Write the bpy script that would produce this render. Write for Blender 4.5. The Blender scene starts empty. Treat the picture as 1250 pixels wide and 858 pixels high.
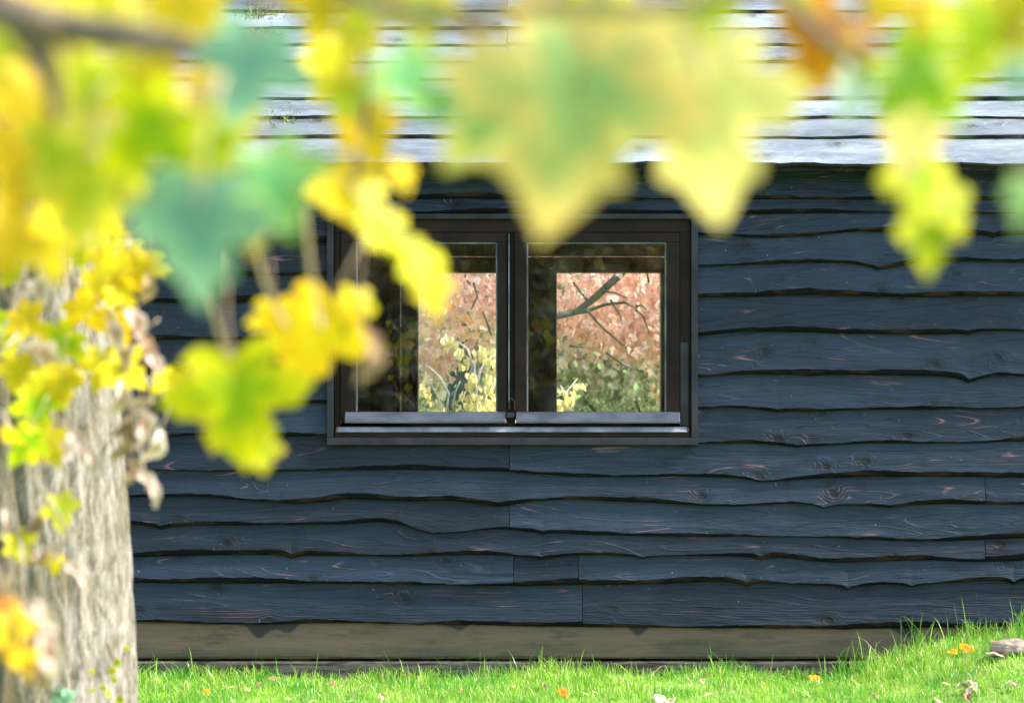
import bpy, math, random
import numpy as np
from mathutils import Vector, Matrix, Euler
R = math.radians
rnd = random.Random(7)
nr = np.random.RandomState(11)
SC = bpy.context.scene
COL = SC.collection

# ------------------------------------------------------------------ camera, sky, sun, exposure
CZ, D = 1.514, 12.0                 # eye height, metres from the lens to the shed wall
S = 4.72 / 1250                     # metres per photograph pixel on the wall
cam = bpy.data.cameras.new('camera'); camo = bpy.data.objects.new('camera', cam); COL.objects.link(camo)
camo.location = (0, -D, CZ); camo.rotation_euler = (R(90), 0, 0)
cam.sensor_width = 36; cam.lens = 36 * D / 4.72; cam.clip_start = .05; cam.clip_end = 3000
cam.dof.use_dof = True; cam.dof.focus_distance = D + .8; cam.dof.aperture_fstop = 3.9
SC.camera = camo
SUN_EL, SUN_AZ = 47, 98             # azimuth clockwise from +Y (the direction looked in)
w = bpy.data.worlds.new('World'); SC.world = w; w.use_nodes = True
nt = w.node_tree; sky = nt.nodes.new('ShaderNodeTexSky'); sky.sky_type = 'NISHITA'; sky.sun_disc = False
sky.sun_elevation = R(SUN_EL); sky.sun_rotation = R(SUN_AZ); sky.air_density = 1.0; sky.dust_density = 1.0
nt.links.new(sky.outputs[0], nt.nodes['Background'].inputs[0]); nt.nodes['Background'].inputs[1].default_value = .15
sl = bpy.data.lights.new('sun', 'SUN'); sl.energy = 2.8; sl.angle = R(12); sl.color = (1, .95, .88)
so = bpy.data.objects.new('sun', sl); COL.objects.link(so)
sd = Vector((math.sin(R(SUN_AZ)) * math.cos(R(SUN_EL)), math.cos(R(SUN_AZ)) * math.cos(R(SUN_EL)), math.sin(R(SUN_EL))))
so.rotation_euler = sd.to_track_quat('Z', 'Y').to_euler(); so.location = (6, 0, 9)
vs = SC.view_settings; vs.view_transform = 'Standard'; vs.look = 'None'; vs.gamma = 1; vs.exposure = 2.1
SC.cycles.max_bounces = 8; SC.cycles.transparent_max_bounces = 12

# ------------------------------------------------------------------ helpers
def at(px, py, dist=D):
    """photograph pixel + distance from the lens plane -> point"""
    k = S * dist / D
    return Vector(((px - 625) * k, -D + dist, CZ + (429 - py) * k))
def X(px): return (px - 625) * S
def Z(py): return CZ + (429 - py) * S

def tag(o, label=None, cat=None, group=None, kind=None):
    if label: o['label'] = label
    if cat: o['category'] = cat
    if group: o['group'] = group
    if kind: o['kind'] = kind
    return o
def empty(name, loc, label=None, cat=None, group=None):
    o = bpy.data.objects.new(name, None); COL.objects.link(o); o.location = loc; o.empty_display_size = .2
    return tag(o, label, cat, group)
def wloc(o):
    v = Vector((0, 0, 0))
    while o: v += o.location; o = o.parent
    return v
class MB:
    def __init__(s): s.v = []; s.f = []; s.m = []; s.uv = None
    def add(s, vs_, fs, mi=0):
        n = len(s.v); s.v += [tuple(v) for v in vs_]; s.f += [tuple(i + n for i in f) for f in fs]; s.m += [mi] * len(fs)
    def box(s, x0, x1, y0, y1, z0, z1, mi=0):
        s.add([(x0,y0,z0),(x1,y0,z0),(x1,y1,z0),(x0,y1,z0),(x0,y0,z1),(x1,y0,z1),(x1,y1,z1),(x0,y1,z1)],
              [(0,3,2,1),(4,5,6,7),(0,1,5,4),(1,2,6,5),(2,3,7,6),(3,0,4,7)], mi)
    def prism_x(s, prof, x0, x1, mi=0):
        """extrude a (y,z) profile (counter-clockwise seen from +X) along x"""
        n = len(prof)
        s.add([(x0, y, z) for y, z in prof] + [(x1, y, z) for y, z in prof],
              [tuple(range(n))[::-1], tuple(range(n, 2 * n))] + [(i, (i + 1) % n, n + (i + 1) % n, n + i) for i in range(n)], mi)
    def tube(s, pts, radii, mi=0, n=7):
        pts = [Vector(p) for p in pts]; base = len(s.v); prev = None
        for i, p in enumerate(pts):
            d = (pts[min(i + 1, len(pts) - 1)] - pts[max(i - 1, 0)]).normalized()
            a = d.cross(Vector((0, 0, 1)) if abs(d.z) < .9 else Vector((1, 0, 0))).normalized() if prev is None else (prev - d * prev.dot(d)).normalized()
            prev = a; b = d.cross(a)
            for k in range(n):
                t = 2 * math.pi * k / n; s.v.append(tuple(p + (a * math.cos(t) + b * math.sin(t)) * radii[i]))
        for i in range(len(pts) - 1):
            for k in range(n):
                s.f.append((base + i*n + k, base + i*n + (k+1) % n, base + (i+1)*n + (k+1) % n, base + (i+1)*n + k)); s.m.append(mi)
        s.f.append(tuple(base + k for k in range(n))[::-1]); s.m.append(mi)
        s.f.append(tuple(base + (len(pts)-1)*n + k for k in range(n))); s.m.append(mi)
    def build(s, name, mats, parent=None, smooth=False, bevel=0, origin=None, uvs=None):
        off = wloc(parent) if parent else Vector((0, 0, 0))
        o0 = Vector(origin) - off if origin is not None else Vector((0, 0, 0))
        me = bpy.data.meshes.new(name)
        a = np.array(s.v, dtype=float) - np.array(off + o0)
        me.from_pydata(a.tolist(), [], s.f)
        for m in (mats if isinstance(mats, (list, tuple)) else [mats]): me.materials.append(m)
        me.polygons.foreach_set('material_index', s.m)
        if smooth: me.polygons.foreach_set('use_smooth', [True] * len(me.polygons))
        if uvs is not None:
            l = me.uv_layers.new(name='UVMap'); vi = np.zeros(len(me.loops), dtype=np.int32); me.loops.foreach_get('vertex_index', vi)
            l.data.foreach_set('uv', np.array(uvs)[vi].ravel())
        me.update()
        o = bpy.data.objects.new(name, me); COL.objects.link(o); o.location = o0
        if parent: o.parent = parent
        if bevel:
            b = o.modifiers.new('bevel', 'BEVEL'); b.width = bevel; b.segments = 2; b.limit_method = 'ANGLE'
        return o

# ------------------------------------------------------------------ materials
class NT:
    def __init__(s, name):
        s.mat = bpy.data.materials.new(name); s.mat.use_nodes = True; s.t = s.mat.node_tree; s.n = s.t.nodes
        s.b = s.n['Principled BSDF']; s.out = s.n['Material Output']
    def link(s, a, b): s.t.links.new(a, b)
    def val(s, x, sock):
        if isinstance(x, (int, float)): sock.default_value = x
        elif isinstance(x, tuple): sock.default_value = (x + (1,))[:4] if len(sock.default_value) == 4 else x[:3]
        else: s.link(x, sock)
    def coord(s, kind='Object', scale=(1, 1, 1), loc=(0, 0, 0)):
        c = s.n.new('ShaderNodeTexCoord'); m = s.n.new('ShaderNodeMapping'); m.inputs['Scale'].default_value = scale; m.inputs['Location'].default_value = loc
        s.link(c.outputs[kind], m.inputs[0]); return m.outputs[0]
    def noise(s, vec, scale=5, detail=4, rough=.55, dist=0, color=False):
        k = s.n.new('ShaderNodeTexNoise'); s.link(vec, k.inputs['Vector']); k.inputs['Scale'].default_value = scale
        k.inputs['Detail'].default_value = detail; k.inputs['Roughness'].default_value = rough; k.inputs['Distortion'].default_value = dist
        return k.outputs['Color' if color else 'Fac']
    def vor(s, vec, scale, feature='F1', out='Distance', rand=1, dim='3D'):
        k = s.n.new('ShaderNodeTexVoronoi'); k.feature = feature; k.voronoi_dimensions = dim; s.link(vec, k.inputs['Vector']); k.inputs['Scale'].default_value = scale
        k.inputs['Randomness'].default_value = rand
        return k.outputs[out]
    def math(s, op, a, b=0, c=0, clamp=False):
        k = s.n.new('ShaderNodeMath'); k.operation = op; k.use_clamp = clamp
        s.val(a, k.inputs[0]); s.val(b, k.inputs[1]); s.val(c, k.inputs[2]); return k.outputs[0]
    def rng(s, x, a, b, c=0, d=1):
        k = s.n.new('ShaderNodeMapRange'); k.interpolation_type = 'SMOOTHSTEP'; s.val(x, k.inputs[0])
        for i, q in enumerate((a, b, c, d)): k.inputs[i + 1].default_value = q
        return k.outputs[0]
    def mix(s, f, a, b, mode='MIX'):
        k = s.n.new('ShaderNodeMix'); k.data_type = 'RGBA'; k.blend_type = mode
        s.val(f, k.inputs[0]); s.val(a, k.inputs[6]); s.val(b, k.inputs[7]); return k.outputs[2]
    def bump(s, h, strength=.5, dist=.01, normal=None):
        k = s.n.new('ShaderNodeBump'); k.inputs['Strength'].default_value = strength; k.inputs['Distance'].default_value = dist
        s.link(h, k.inputs['Height'])
        if normal: s.link(normal, k.inputs['Normal'])
        return k.outputs[0]
    def set(s, color=None, rough=None, spec=None, normal=None, **kw):
        if color is not None: s.val(color, s.b.inputs['Base Color'])
        if rough is not None: s.val(rough, s.b.inputs['Roughness'])
        if spec is not None: s.val(spec, s.b.inputs['Specular IOR Level'])
        if normal is not None: s.link(normal, s.b.inputs['Normal'])
        return s.mat

def timber(name, base, worn, knot, scale=1.0, wornamt=.5, rough=.55, spec=.5, moss=None, fine=.35):
    """waney-edge board; UV = metres along / up the board, offset per board"""
    t = NT(name); uv = t.coord('UV')
    sep = t.n.new('ShaderNodeSeparateXYZ'); t.link(uv, sep.inputs[0])
    def mp(sx, sy):
        m = t.n.new('ShaderNodeMapping'); m.inputs['Scale'].default_value = (sx * scale, sy * scale, 1); t.link(uv, m.inputs[0]); return m.outputs[0]
    kd = t.vor(mp(3.3, 4.6), 1.0, dim='2D'); kc = t.vor(mp(3.3, 4.6), 1.0, out='Color', dim='2D')
    ks = t.n.new('ShaderNodeSeparateColor'); t.link(kc, ks.inputs[0]); keep = t.math('MULTIPLY', t.rng(ks.outputs[0], .45, .53), t.rng(ks.outputs[1], -.2, 1, .45, 1))
    kn = t.math('ADD', kd, t.math('MULTIPLY', t.math('SUBTRACT', t.noise(mp(30, 40), 1, 2), .5), .06))
    kcore = t.math('MULTIPLY', t.rng(kn, .095, .035), keep)
    khalo = t.math('MULTIPLY', t.rng(kn, .24, .06), keep)
    field = t.math('ADD', t.noise(mp(1.0, 10.5), 1, .8, .35), t.math('MULTIPLY', khalo, .22))
    band = t.math('FRACT', t.math('MULTIPLY', field, 11))
    line = t.math('MULTIPLY', t.rng(band, .0, .07), t.rng(band, .22, .08))
    wm = t.rng(t.noise(mp(2.6, 9.0), 1, 3, .65), .56, .68)
    wm2 = t.rng(t.noise(mp(1.3, 3.0), 1.7, 2, .5), .45, .6)
    worn_f = t.math('MULTIPLY', t.math('MULTIPLY', line, wm), wornamt, clamp=True)
    grain = t.noise(mp(5, 190), 1, 3, .6)
    blotch = t.noise(mp(1.6, 6), 1, 4, .6)
    c = t.mix(t.rng(blotch, .32, .68), tuple(q * .72 for q in base), tuple(min(1, q * 1.6) for q in base))
    c = t.mix(t.math('MULTIPLY', t.rng(t.noise(mp(9, 30), 1, 5, .75), .5, .68), .55), c, tuple(q * 1.9 for q in base))
    c = t.mix(t.math('MULTIPLY', t.rng(t.noise(mp(7, 20), 1.3, 5, .75), .55, .70), .6), c, tuple(q * .45 for q in base))
    c = t.mix(t.math('MULTIPLY', t.rng(grain, .35, .7), fine), c, tuple(q * 2.0 for q in base))
    c = t.mix(t.math('MULTIPLY', t.math('MULTIPLY', line, wm2), .35), c, tuple(min(1, q * 2.6 + .01) for q in base))
    c = t.mix(t.math('MULTIPLY', t.math('MULTIPLY', khalo, t.rng(t.noise(mp(24, 40), 1, 3, .7), .3, .6)), .75), c, knot)
    c = t.mix(worn_f, c, worn)
    c = t.mix(kcore, c, knot)
    sp = t.rng(t.noise(mp(70, 70), 1, 1), .77, .8); c = t.mix(t.math('MULTIPLY', sp, .6), c, (.32, .33, .28))
    if moss: c = t.mix(t.math('MULTIPLY', t.rng(t.noise(mp(5, 14), 1, 5, .7), .52, .7), .7), c, moss)
    tone = t.rng(t.noise(mp(.045, .045), 1, 0), .3, .7, .62, 1.3)
    tn = t.n.new('ShaderNodeCombineColor'); [t.link(tone, tn.inputs[i]) for i in range(3)]
    c = t.mix(1, c, tn.outputs[0], 'MULTIPLY')
    h = t.math('ADD', t.math('MULTIPLY', grain, .4), t.math('ADD', t.math('MULTIPLY', line, .25), t.math('MULTIPLY', kcore, -.5)))
    h = t.math('ADD', h, t.math('MULTIPLY', t.noise(mp(4, 22), 1, 4, .6), 1.6))
    return t.set(c, t.rng(blotch, .3, .7, rough - .08, rough + .1), spec, t.bump(h, .8, .009))

M = {}
M['stain'] = timber('black_stained_board', (.0094, .0160, .0270), (.26, .12, .11), (.006, .007, .009), rough=.47, spec=.24, wornamt=.7)
def wane_mat():
    t = NT('dark_waney_edge'); v = t.coord('Object', (3, 3, 14))
    c = t.mix(t.rng(t.noise(v, 2.2, 4), .48, .66), (.0025, .003, .0035), (.028, .015, .009))
    return t.set(c, .8, .12, t.bump(t.noise(v, 30, 4), .6, .004))
M['wane'] = wane_mat()
M['roof'] = timber('silver_weathered_board', (.13, .147, .16), (.23, .24, .25), (.05, .05, .05), rough=.45, wornamt=.6, moss=(.07, .085, .045), fine=.25)
def roof_edge():
    t = NT('dark_board_edge'); v = t.coord('Object', (4, 4, 12))
    return t.set(t.mix(t.rng(t.noise(v, 3, 4), .42, .66), (.008, .009, .009), (.022, .023, .018)), .8, .2)  # edges coloured much darker than the board faces
M['roof_edge'] = roof_edge()
def plinth():
    t = NT('bare_weathered_plinth_wood'); v = t.coord('Object', (1, 1, 1)); sep = t.n.new('ShaderNodeSeparateXYZ'); t.link(v, sep.inputs[0])
    n = t.noise(t.coord('Object', (1.6, 1, 5)), 1.5, 5, .65); g = t.noise(t.coord('Object', (6, 6, 120)), 1, 4)
    c = t.mix(g, (.095, .060, .039), (.175, .115, .078))
    lowz = t.math('ADD', sep.outputs[2], t.math('MULTIPLY', t.math('SUBTRACT', n, .5), .22))
    alg_shade = t.rng(lowz, .20, .13)
    c = t.mix(t.math('MULTIPLY', alg_shade, .65), c, (.055, .055, .027))
    c = t.mix(t.math('MULTIPLY', t.rng(lowz, .155, .10), .6), c, (.03, .032, .022))
    # stain that has run down over the bare board in a few wedges
    wedge = t.noise(t.coord('Object', (1.5, 0.01, .01), (3.1, 0, 0)), 1.6, 2)
    ru = t.math('SUBTRACT', t.math('ADD', sep.outputs[2], t.math('MULTIPLY', t.math('POWER', t.rng(wedge, .48, .82), 1.5), .17)), .262)
    c = t.mix(t.math('MULTIPLY', t.rng(t.math('ADD', ru, t.math('MULTIPLY', t.math('SUBTRACT', g, .5), .02)), -.008, .012), .85), c, (.012, .015, .018))
    sp = t.rng(t.noise(t.coord('Object', (4, 4, 16)), 1, 6, .75), .50, .66); c = t.mix(t.math('MULTIPLY', sp, .6), c, (.035, .03, .022))
    return t.set(c, .75, .3, t.bump(g, .5, .003))
M['plinth'] = plinth()
def beam():
    t = NT('grey_ground_beam_wood'); v = t.coord('Object', (2.5, 2, 30)); n = t.noise(v, 2, 5, .7)
    return t.set(t.mix(t.rng(n, .35, .65), (.022, .02, .015), (.13, .11, .085)), .85, .2, t.bump(n, .7, .006))
M['beam'] = beam()
def frame_paint():
    t = NT('dark_brown_window_paint'); v = t.coord('Object', (2, 2, 2)); n = t.noise(v, 3, 5, .65)
    g = t.noise(t.coord('Object', (5, 5, 5)), 6, 4, .7)
    c = t.mix(t.rng(n, .35, .7), (.009, .0048, .0038), (.021, .0110, .0085)); c = t.mix(t.math('MULTIPLY', t.rng(g, .64, .74), .6), c, (.045, .022, .016))
    return t.set(c, t.rng(n, .3, .7, .4, .6), .14, t.bump(t.noise(v, 60, 3), .15, .002))
M['frame'] = frame_paint()
def trim_paint():
    t = NT('blue_black_trim_stain'); v = t.coord('Object', (1, 1, 1)); n = t.noise(v, 9, 5, .65)
    c = t.mix(t.rng(n, .3, .7), (.013, .0135, .018), (.030, .029, .037)); c = t.mix(t.rng(t.noise(v, 5, 4, .7), .64, .72), c, (.09, .05, .038))
    return t.set(c, .55, .25, t.bump(n, .3, .003))
M['trim'] = trim_paint()
def simple(name, c1, c2, scale=8, rough=.6, spec=.4, stretch=(1, 1, 1), bump=.3, detail=4, lo=.35, hi=.65, bd=.004):
    t = NT(name); n = t.noise(t.coord('Object', stretch), scale, detail, .6)
    return t.set(t.mix(t.rng(n, lo, hi), c1, c2), rough, spec, t.bump(n, bump, bd))
M['drip'] = simple('glossy_sky_tinted_drip_rail', (.034, .037, .047), (.085, .088, .105), 5, .4, .5, (1, 1, 3))  # sky reflection on the sloped rail put into a paler, bluish base
M['silledge'] = simple('sky_lit_sill_nosing', (.17, .17, .20), (.34, .34, .39), 7, .45, .4, (1, 1, 2))  # sky light on the sill's top face, painted as a pale colour
M['bead'] = simple('pale_glazing_bead', (.045, .065, .085), (.17, .20, .24), 7, .4, .5)
M['inner'] = simple('dark_interior_boards', (.20, .15, .085), (.34, .26, .16), 5, .8, .2, (12, 12, .6))
M['inner_trim'] = simple('painted_lit_trim_edge', (.75, .62, .5), (.85, .72, .6), 6, .6, .3)  # daylight on the far window's edges, put into a pale colour
M['edge_strip'] = None
M['inner_frame'] = simple('brown_inner_frame_wood', (.26, .19, .12), (.40, .30, .20), 9, .6, .3, (3, 3, .6))
M['brass'] = simple('worn_metal', (.10, .10, .11), (.25, .25, .27), 20, .25, .5)
for k in (M['brass'],): k.node_tree.nodes['Principled BSDF'].inputs['Metallic'].default_value = .9

def glass_mat():
    t = NT('window_glass'); t.n.remove(t.b)
    tr = t.n.new('ShaderNodeBsdfTransparent'); tr.inputs[0].default_value = (.985, .99, .985, 1)
    gl = t.n.new('ShaderNodeBsdfGlossy'); gl.inputs['Roughness'].default_value = .015
    n = t.noise(t.coord('Object'), 3.5, 2); b = t.bump(n, .06, .004); t.link(b, gl.inputs['Normal'])
    fr = t.n.new('ShaderNodeFresnel'); fr.inputs[0].default_value = 1.5
    f = t.math('MULTIPLY', fr.outputs[0], 1.25, clamp=True)
    df = t.n.new('ShaderNodeBsdfDiffuse'); df.inputs[0].default_value = (.5, .5, .48, 1)
    mx = t.n.new('ShaderNodeMixShader'); t.link(f, mx.inputs[0]); t.link(tr.outputs[0], mx.inputs[1]); t.link(gl.outputs[0], mx.inputs[2])
    m2 = t.n.new('ShaderNodeMixShader')
    dirt = t.math('MULTIPLY', t.rng(t.noise(t.coord('Object', (1, 1, 2)), 6, 5, .7), .4, .8), .05)
    t.link(dirt, m2.inputs[0]); t.link(mx.outputs[0], m2.inputs[1]); t.link(df.outputs[0], m2.inputs[2])
    t.link(m2.outputs[0], t.out.inputs[0]); return t.mat
M['glass'] = glass_mat()

def leaf_mat(name, centre, edge, spot=None, trans=.45, rough=.45, mixw=(.3, .75), vein=None, objvar=.12, island=False, noise_scale=3):
    """leaf pigment from the midrib outwards (attribute 'rim' 0 at the midrib, 1 at the margin)"""
    t = NT(name); a = t.n.new('ShaderNodeAttribute'); a.attribute_name = 'rim'
    oi = t.n.new('ShaderNodeObjectInfo'); v = t.coord('Object')
    va = t.n.new('ShaderNodeVectorMath'); va.operation = 'ADD'; t.link(v, va.inputs[0])
    cr = t.n.new('ShaderNodeCombineXYZ'); t.link(t.math('MULTIPLY', oi.outputs['Random'], 50), cr.inputs[0]); t.link(cr.outputs[0], va.inputs[1])
    n = t.noise(va.outputs[0], noise_scale, 3, .6)
    f = t.math('ADD', a.outputs['Fac'], t.math('MULTIPLY', t.math('SUBTRACT', n, .5), 1.3))
    c = t.mix(t.rng(f, mixw[0], mixw[1]), centre, edge)
    if spot: c = t.mix(t.rng(t.noise(va.outputs[0], noise_scale * 2.2, 3, .6), .6, .7), c, spot)
    hs = t.n.new('ShaderNodeHueSaturation'); t.link(c, hs.inputs['Color'])
    rsrc = oi.outputs['Random']
    if island:
        g = t.n.new('ShaderNodeNewGeometry'); rsrc = g.outputs['Random Per Island']
    t.link(t.math('ADD', .5 - objvar * .15, t.math('MULTIPLY', rsrc, objvar * .3)), hs.inputs['Hue'])
    t.link(t.math('ADD', 1 - objvar * 1.5, t.math('MULTIPLY', t.math('FRACT', t.math('MULTIPLY', rsrc, 7.13)), objvar * 3)), hs.inputs['Value'])
    c = hs.outputs[0]
    t.set(c, rough, .18)
    tl = t.n.new('ShaderNodeBsdfTranslucent'); t.link(c, tl.inputs[0])
    mx = t.n.new('ShaderNodeMixShader'); mx.inputs[0].default_value = trans
    t.link(t.b.outputs[0], mx.inputs[1]); t.link(tl.outputs[0], mx.inputs[2]); t.link(mx.outputs[0], t.out.inputs[0])
    return t.mat
L = {
 'yellow': leaf_mat('yellow_leaf', (.55, .43, .01), (.70, .51, .015), (.46, .46, .02)),
 'lemon':  leaf_mat('lemon_leaf', (.40, .48, .015), (.66, .57, .04), None),
 'pale':   leaf_mat('pale_yellow_leaf', (.50, .50, .09), (.70, .55, .17), (.62, .42, .24)),
 'lime':   leaf_mat('lime_leaf', (.28, .42, .008), (.58, .56, .008), None),
 'mixed':  leaf_mat('green_leaf_turning_yellow', (.27, .42, .14), (.78, .62, .16), (.60, .48, .13), mixw=(.32, .9)),
 'teal':   leaf_mat('sky_sheen_green_leaf', (.15, .33, .22), (.25, .41, .23), None, rough=.4),  # skylight sheen is mixed into this bluish base colour
 'green':  leaf_mat('green_leaf', (.12, .34, .12), (.26, .44, .12), None),
 'deep':   leaf_mat('deep_green_leaf', (.11, .25, .003), (.28, .38, .006), None),
 'mint':   leaf_mat('pale_mint_leaf', (.36, .48, .38), (.46, .54, .42), None),
 'mottled': leaf_mat('mottled_yellow_green_leaf', (.20, .34, .006), (.52, .48, .008), (.50, .34, .05), noise_scale=2.2),
 'palemix': leaf_mat('pale_leaf_with_green_heart', (.40, .50, .14), (.82, .66, .20), (.80, .60, .20), mixw=(.15, .7)),
 'orange': leaf_mat('orange_leaf', (.55, .20, .01), (.72, .34, .01), (.28, .11, .01)),
 'amber':  leaf_mat('amber_leaf', (.80, .60, .01), (.80, .52, .01), (.8, .66, .02)),
 'dry':    leaf_mat('dry_pale_leaf', (.46, .29, .19), (.68, .53, .43), (.34, .20, .12), trans=.2, rough=.6),
 'brown':  leaf_mat('brown_dry_leaf', (.30, .19, .09), (.42, .29, .16), (.2, .11, .05), trans=.25, rough=.6),
}
M['petiole'] = simple('tan_leaf_stalk', (.40, .26, .15), (.55, .40, .26), 10, .5, .3)
M['twig'] = simple('brown_branch_bark', (.09, .065, .04), (.20, .15, .095), 20, .8, .2, bump=.8)
M['greytwig'] = simple('pale_grey_twig_bark', (.22, .17, .12), (.40, .33, .26), 20, .7, .2)

# ------------------------------------------------------------------ ground, one sheet to the horizon
def sm(a, b, x):
    t = np.clip((x - a) / (b - a), 0, 1); return t * t * (3 - 2 * t)
def gh(x, y):
    x = np.asarray(x, float); y = np.asarray(y, float)
    h = .012 * np.sin(x * 3.1 + y) + .010 * np.sin(x * 7.3 - y * 4) + .02 * np.sin(x * .9 + 1)
    m = sm(1.35, 2.25, x) * (1 - sm(3.2, 4.6, x)) * sm(-1.75, -.35, y) * (1 - sm(.3, .8, y))
    far = 1 - sm(20, 60, np.hypot(x, y))
    left = .05 * np.exp(-((x + 1.55) ** 2 + (y + .3) ** 2) / .25)
    return (h + .20 * m + left * 0 + .0) * far
def axis(lo, hi, step, far):
    a = list(np.arange(lo, hi + 1e-6, step)); s = step
    while a[-1] < far: s *= 1.35; a.append(a[-1] + s)
    s = step
    while a[0] > -far: s *= 1.35; a.insert(0, a[0] - s)
    return np.array(a)
gx, gy = axis(-5, 5, .05, 600), axis(-5, 1, .05, 600)
GX, GY = np.meshgrid(gx, gy); GZ = gh(GX, GY)
nx, ny = len(gx), len(gy)
gb = MB(); gb.v = list(zip(GX.ravel().tolist(), GY.ravel().tolist(), GZ.ravel().tolist()))
gb.f = [(j*nx+i, j*nx+i+1, (j+1)*nx+i+1, (j+1)*nx+i) for j in range(ny-1) for i in range(nx-1)]; gb.m = [0] * len(gb.f)
def soil():
    t = NT('grassy_ground'); v = t.coord('Object'); n = t.noise(v, 6, 6, .7); n2 = t.noise(v, 60, 4, .7)
    c = t.mix(t.rng(n, .4, .65), (.20, .34, .05), (.24, .26, .10)); c = t.mix(t.rng(n2, .55, .75), c, (.14, .28, .04))
    return t.set(c, .9, .15, t.bump(n2, .8, .02))
tag(gb.build('ground', soil(), smooth=True), kind='structure')

# ------------------------------------------------------------------ the shed
SX0, SX1, SY1 = -3.6, 4.2, 4.0          # shed from x0 to x1, back wall at y = 4
shed = empty('shed', ((SX0 + SX1) / 2, 2, 0), 'black stained timber shed with wavy weatherboards, silver board roof and a two light window', 'shed')
wx0, wx1, wz0, wz1 = X(404), X(847), Z(538), Z(265)          # front window opening
def wall_with_hole(mb, y0, y1, hx0, hx1, hz0, hz1, top, mi=0):
    mb.box(SX0, hx0, y0, y1, .10, top, mi); mb.box(hx1, SX1, y0, y1, .10, top, mi)
    mb.box(hx0, hx1, y0, y1, .10, hz0, mi); mb.box(hx0, hx1, y0, y1, hz1, top, mi)
core = MB()
wall_with_hole(core, .004, .09, wx0, wx1, wz0, wz1, 2.36)
# the opposite window, seen through the front one
k2 = S * 16 / 12
bx0, bx1 = (489 - 625) * k2, (818 - 625) * k2; bz1 = CZ + (429 - 313) * k2; bz0 = .80
wall_with_hole(core, 3.9, 3.99, bx0, bx1, bz0, bz1, 2.36)
core.box(SX0, SX0 + .09, .09, 3.9, .10, 2.36); core.box(SX1 - .09, SX1, .09, 3.9, .10, 2.36)
for x in (SX0, SX1 - .09):                                    # gables
    core.add([(x, .0, 2.36), (x, 4, 2.36), (x, 2, 4.03), (x + .09, .0, 2.36), (x + .09, 4, 2.36), (x + .09, 2, 4.03)],
             [(0, 2, 1), (3, 4, 5), (0, 1, 4, 3), (1, 2, 5, 4), (2, 0, 3, 5)])
core.build('wall', M['inner'], shed)
fl = MB(); fl.box(SX0 + .1, SX1 - .1, .1, 3.9, .12, .16); fl.build('floor', M['inner'], shed)

# --- waney boards
def smooth_curve(pts, xs):
    px_ = np.array([p[0] for p in pts], float); py_ = np.array([p[1] for p in pts], float)
    out = np.empty_like(xs)
    m = np.gradient(py_, px_) if len(pts) > 2 else np.full(len(pts), (py_[-1] - py_[0]) / (px_[-1] - px_[0]))
    i = np.clip(np.searchsorted(px_, xs) - 1, 0, len(pts) - 2); h = px_[i+1] - px_[i]; t = np.clip((xs - px_[i]) / h, 0, 1)
    out = (2*t**3-3*t**2+1)*py_[i] + (t**3-2*t**2+t)*h*m[i] + (-2*t**3+3*t**2)*py_[i+1] + (t**3-t**2)*h*m[i+1]
    return out
def wobble(xs, amp, seed, f0=.9):
    r = np.random.RandomState(seed); y = np.zeros_like(xs)
    for k in range(6):
        f = f0 * 1.9 ** k; y += amp / (1.45 ** k) * np.sin(xs * f * 2 * np.pi / 1 + r.rand() * 6.28)
    return y * .5
def knot_dips(xs, dips):
    y = np.zeros_like(xs)
    for (cx, a, wd) in dips: y -= a * np.exp(-np.abs(xs - cx) / wd)
    return y
cl = MB(); cuv = []
bid = [0]
def board(x0, x1, zfun, ztop, T=.042, mb=cl, uvl=cuv, yoff=0, gap=.0015, back=.010, wane=.012):
    bid[0] += 1; r = np.random.RandomState(bid[0] * 13); ju, jv = r.rand() * 90, r.rand() * 90
    x0 += gap; x1 -= gap; n = max(3, int((x1 - x0) / .011)); xs = np.linspace(x0, x1, n)
    zb = zfun(xs) + (np.random.RandomState(bid[0]).randn(n) * .0002); T_ = T + r.uniform(-.002, .004)
    wn = wane * np.clip(.85 + .45 * np.sin(xs * 7 + r.rand() * 6) * np.sin(xs * 2.3 + r.rand() * 6) + .35 * np.sin(xs * 1.9 + r.rand() * 6) + wobble(xs, .15, bid[0] + 50, 3), .25, 1.7)
    cup = .0025 * np.sin(xs * 2.2 + r.rand() * 6)
    prof = [(-back * .7, .008, None), (-T_ * .72, .001, None), (-T_ * .90, .30, 'w'), (-T_, 1.0, 'w')]
    rows = []
    rows.append((np.full(n, -back * .7), zb + .006)); rows.append((np.full(n, -T_ * .68), zb + .0))
    rows.append((np.full(n, -T_ * .90), zb + wn * .32)); rows.append((-T_ + cup * .2, zb + wn))
    K = 7
    for k in range(1, K + 1):
        f = k / K; zz = zb + wn + (ztop - zb - wn) * f
        rows.append((-T_ + (T_ - back) * f ** 1.0 + cup * math.sin(f * 3.1) , zz))
    rows.append((np.full(n, -.002), np.full(n, ztop)))
    base = len(mb.v); nrw = len(rows)
    for (yy, zz) in rows:
        for i in range(n):
            mb.v.append((xs[i], yy[i] + yoff, zz[i])); uvl.append((xs[i] + ju, zz[i] - zb.mean() * .7 - zb[i] * .3 + jv))
    for k in range(nrw - 1):
        for i in range(n - 1):
            mb.f.append((base + k*n + i, base + (k+1)*n + i, base + (k+1)*n + i + 1, base + k*n + i + 1)[::-1]); mb.m.append(1 if k < 3 else 0)
    for i in (0, n - 1):
        mb.f.append(tuple(base + k*n + i for k in range(nrw))); mb.m.append(1)
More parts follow.
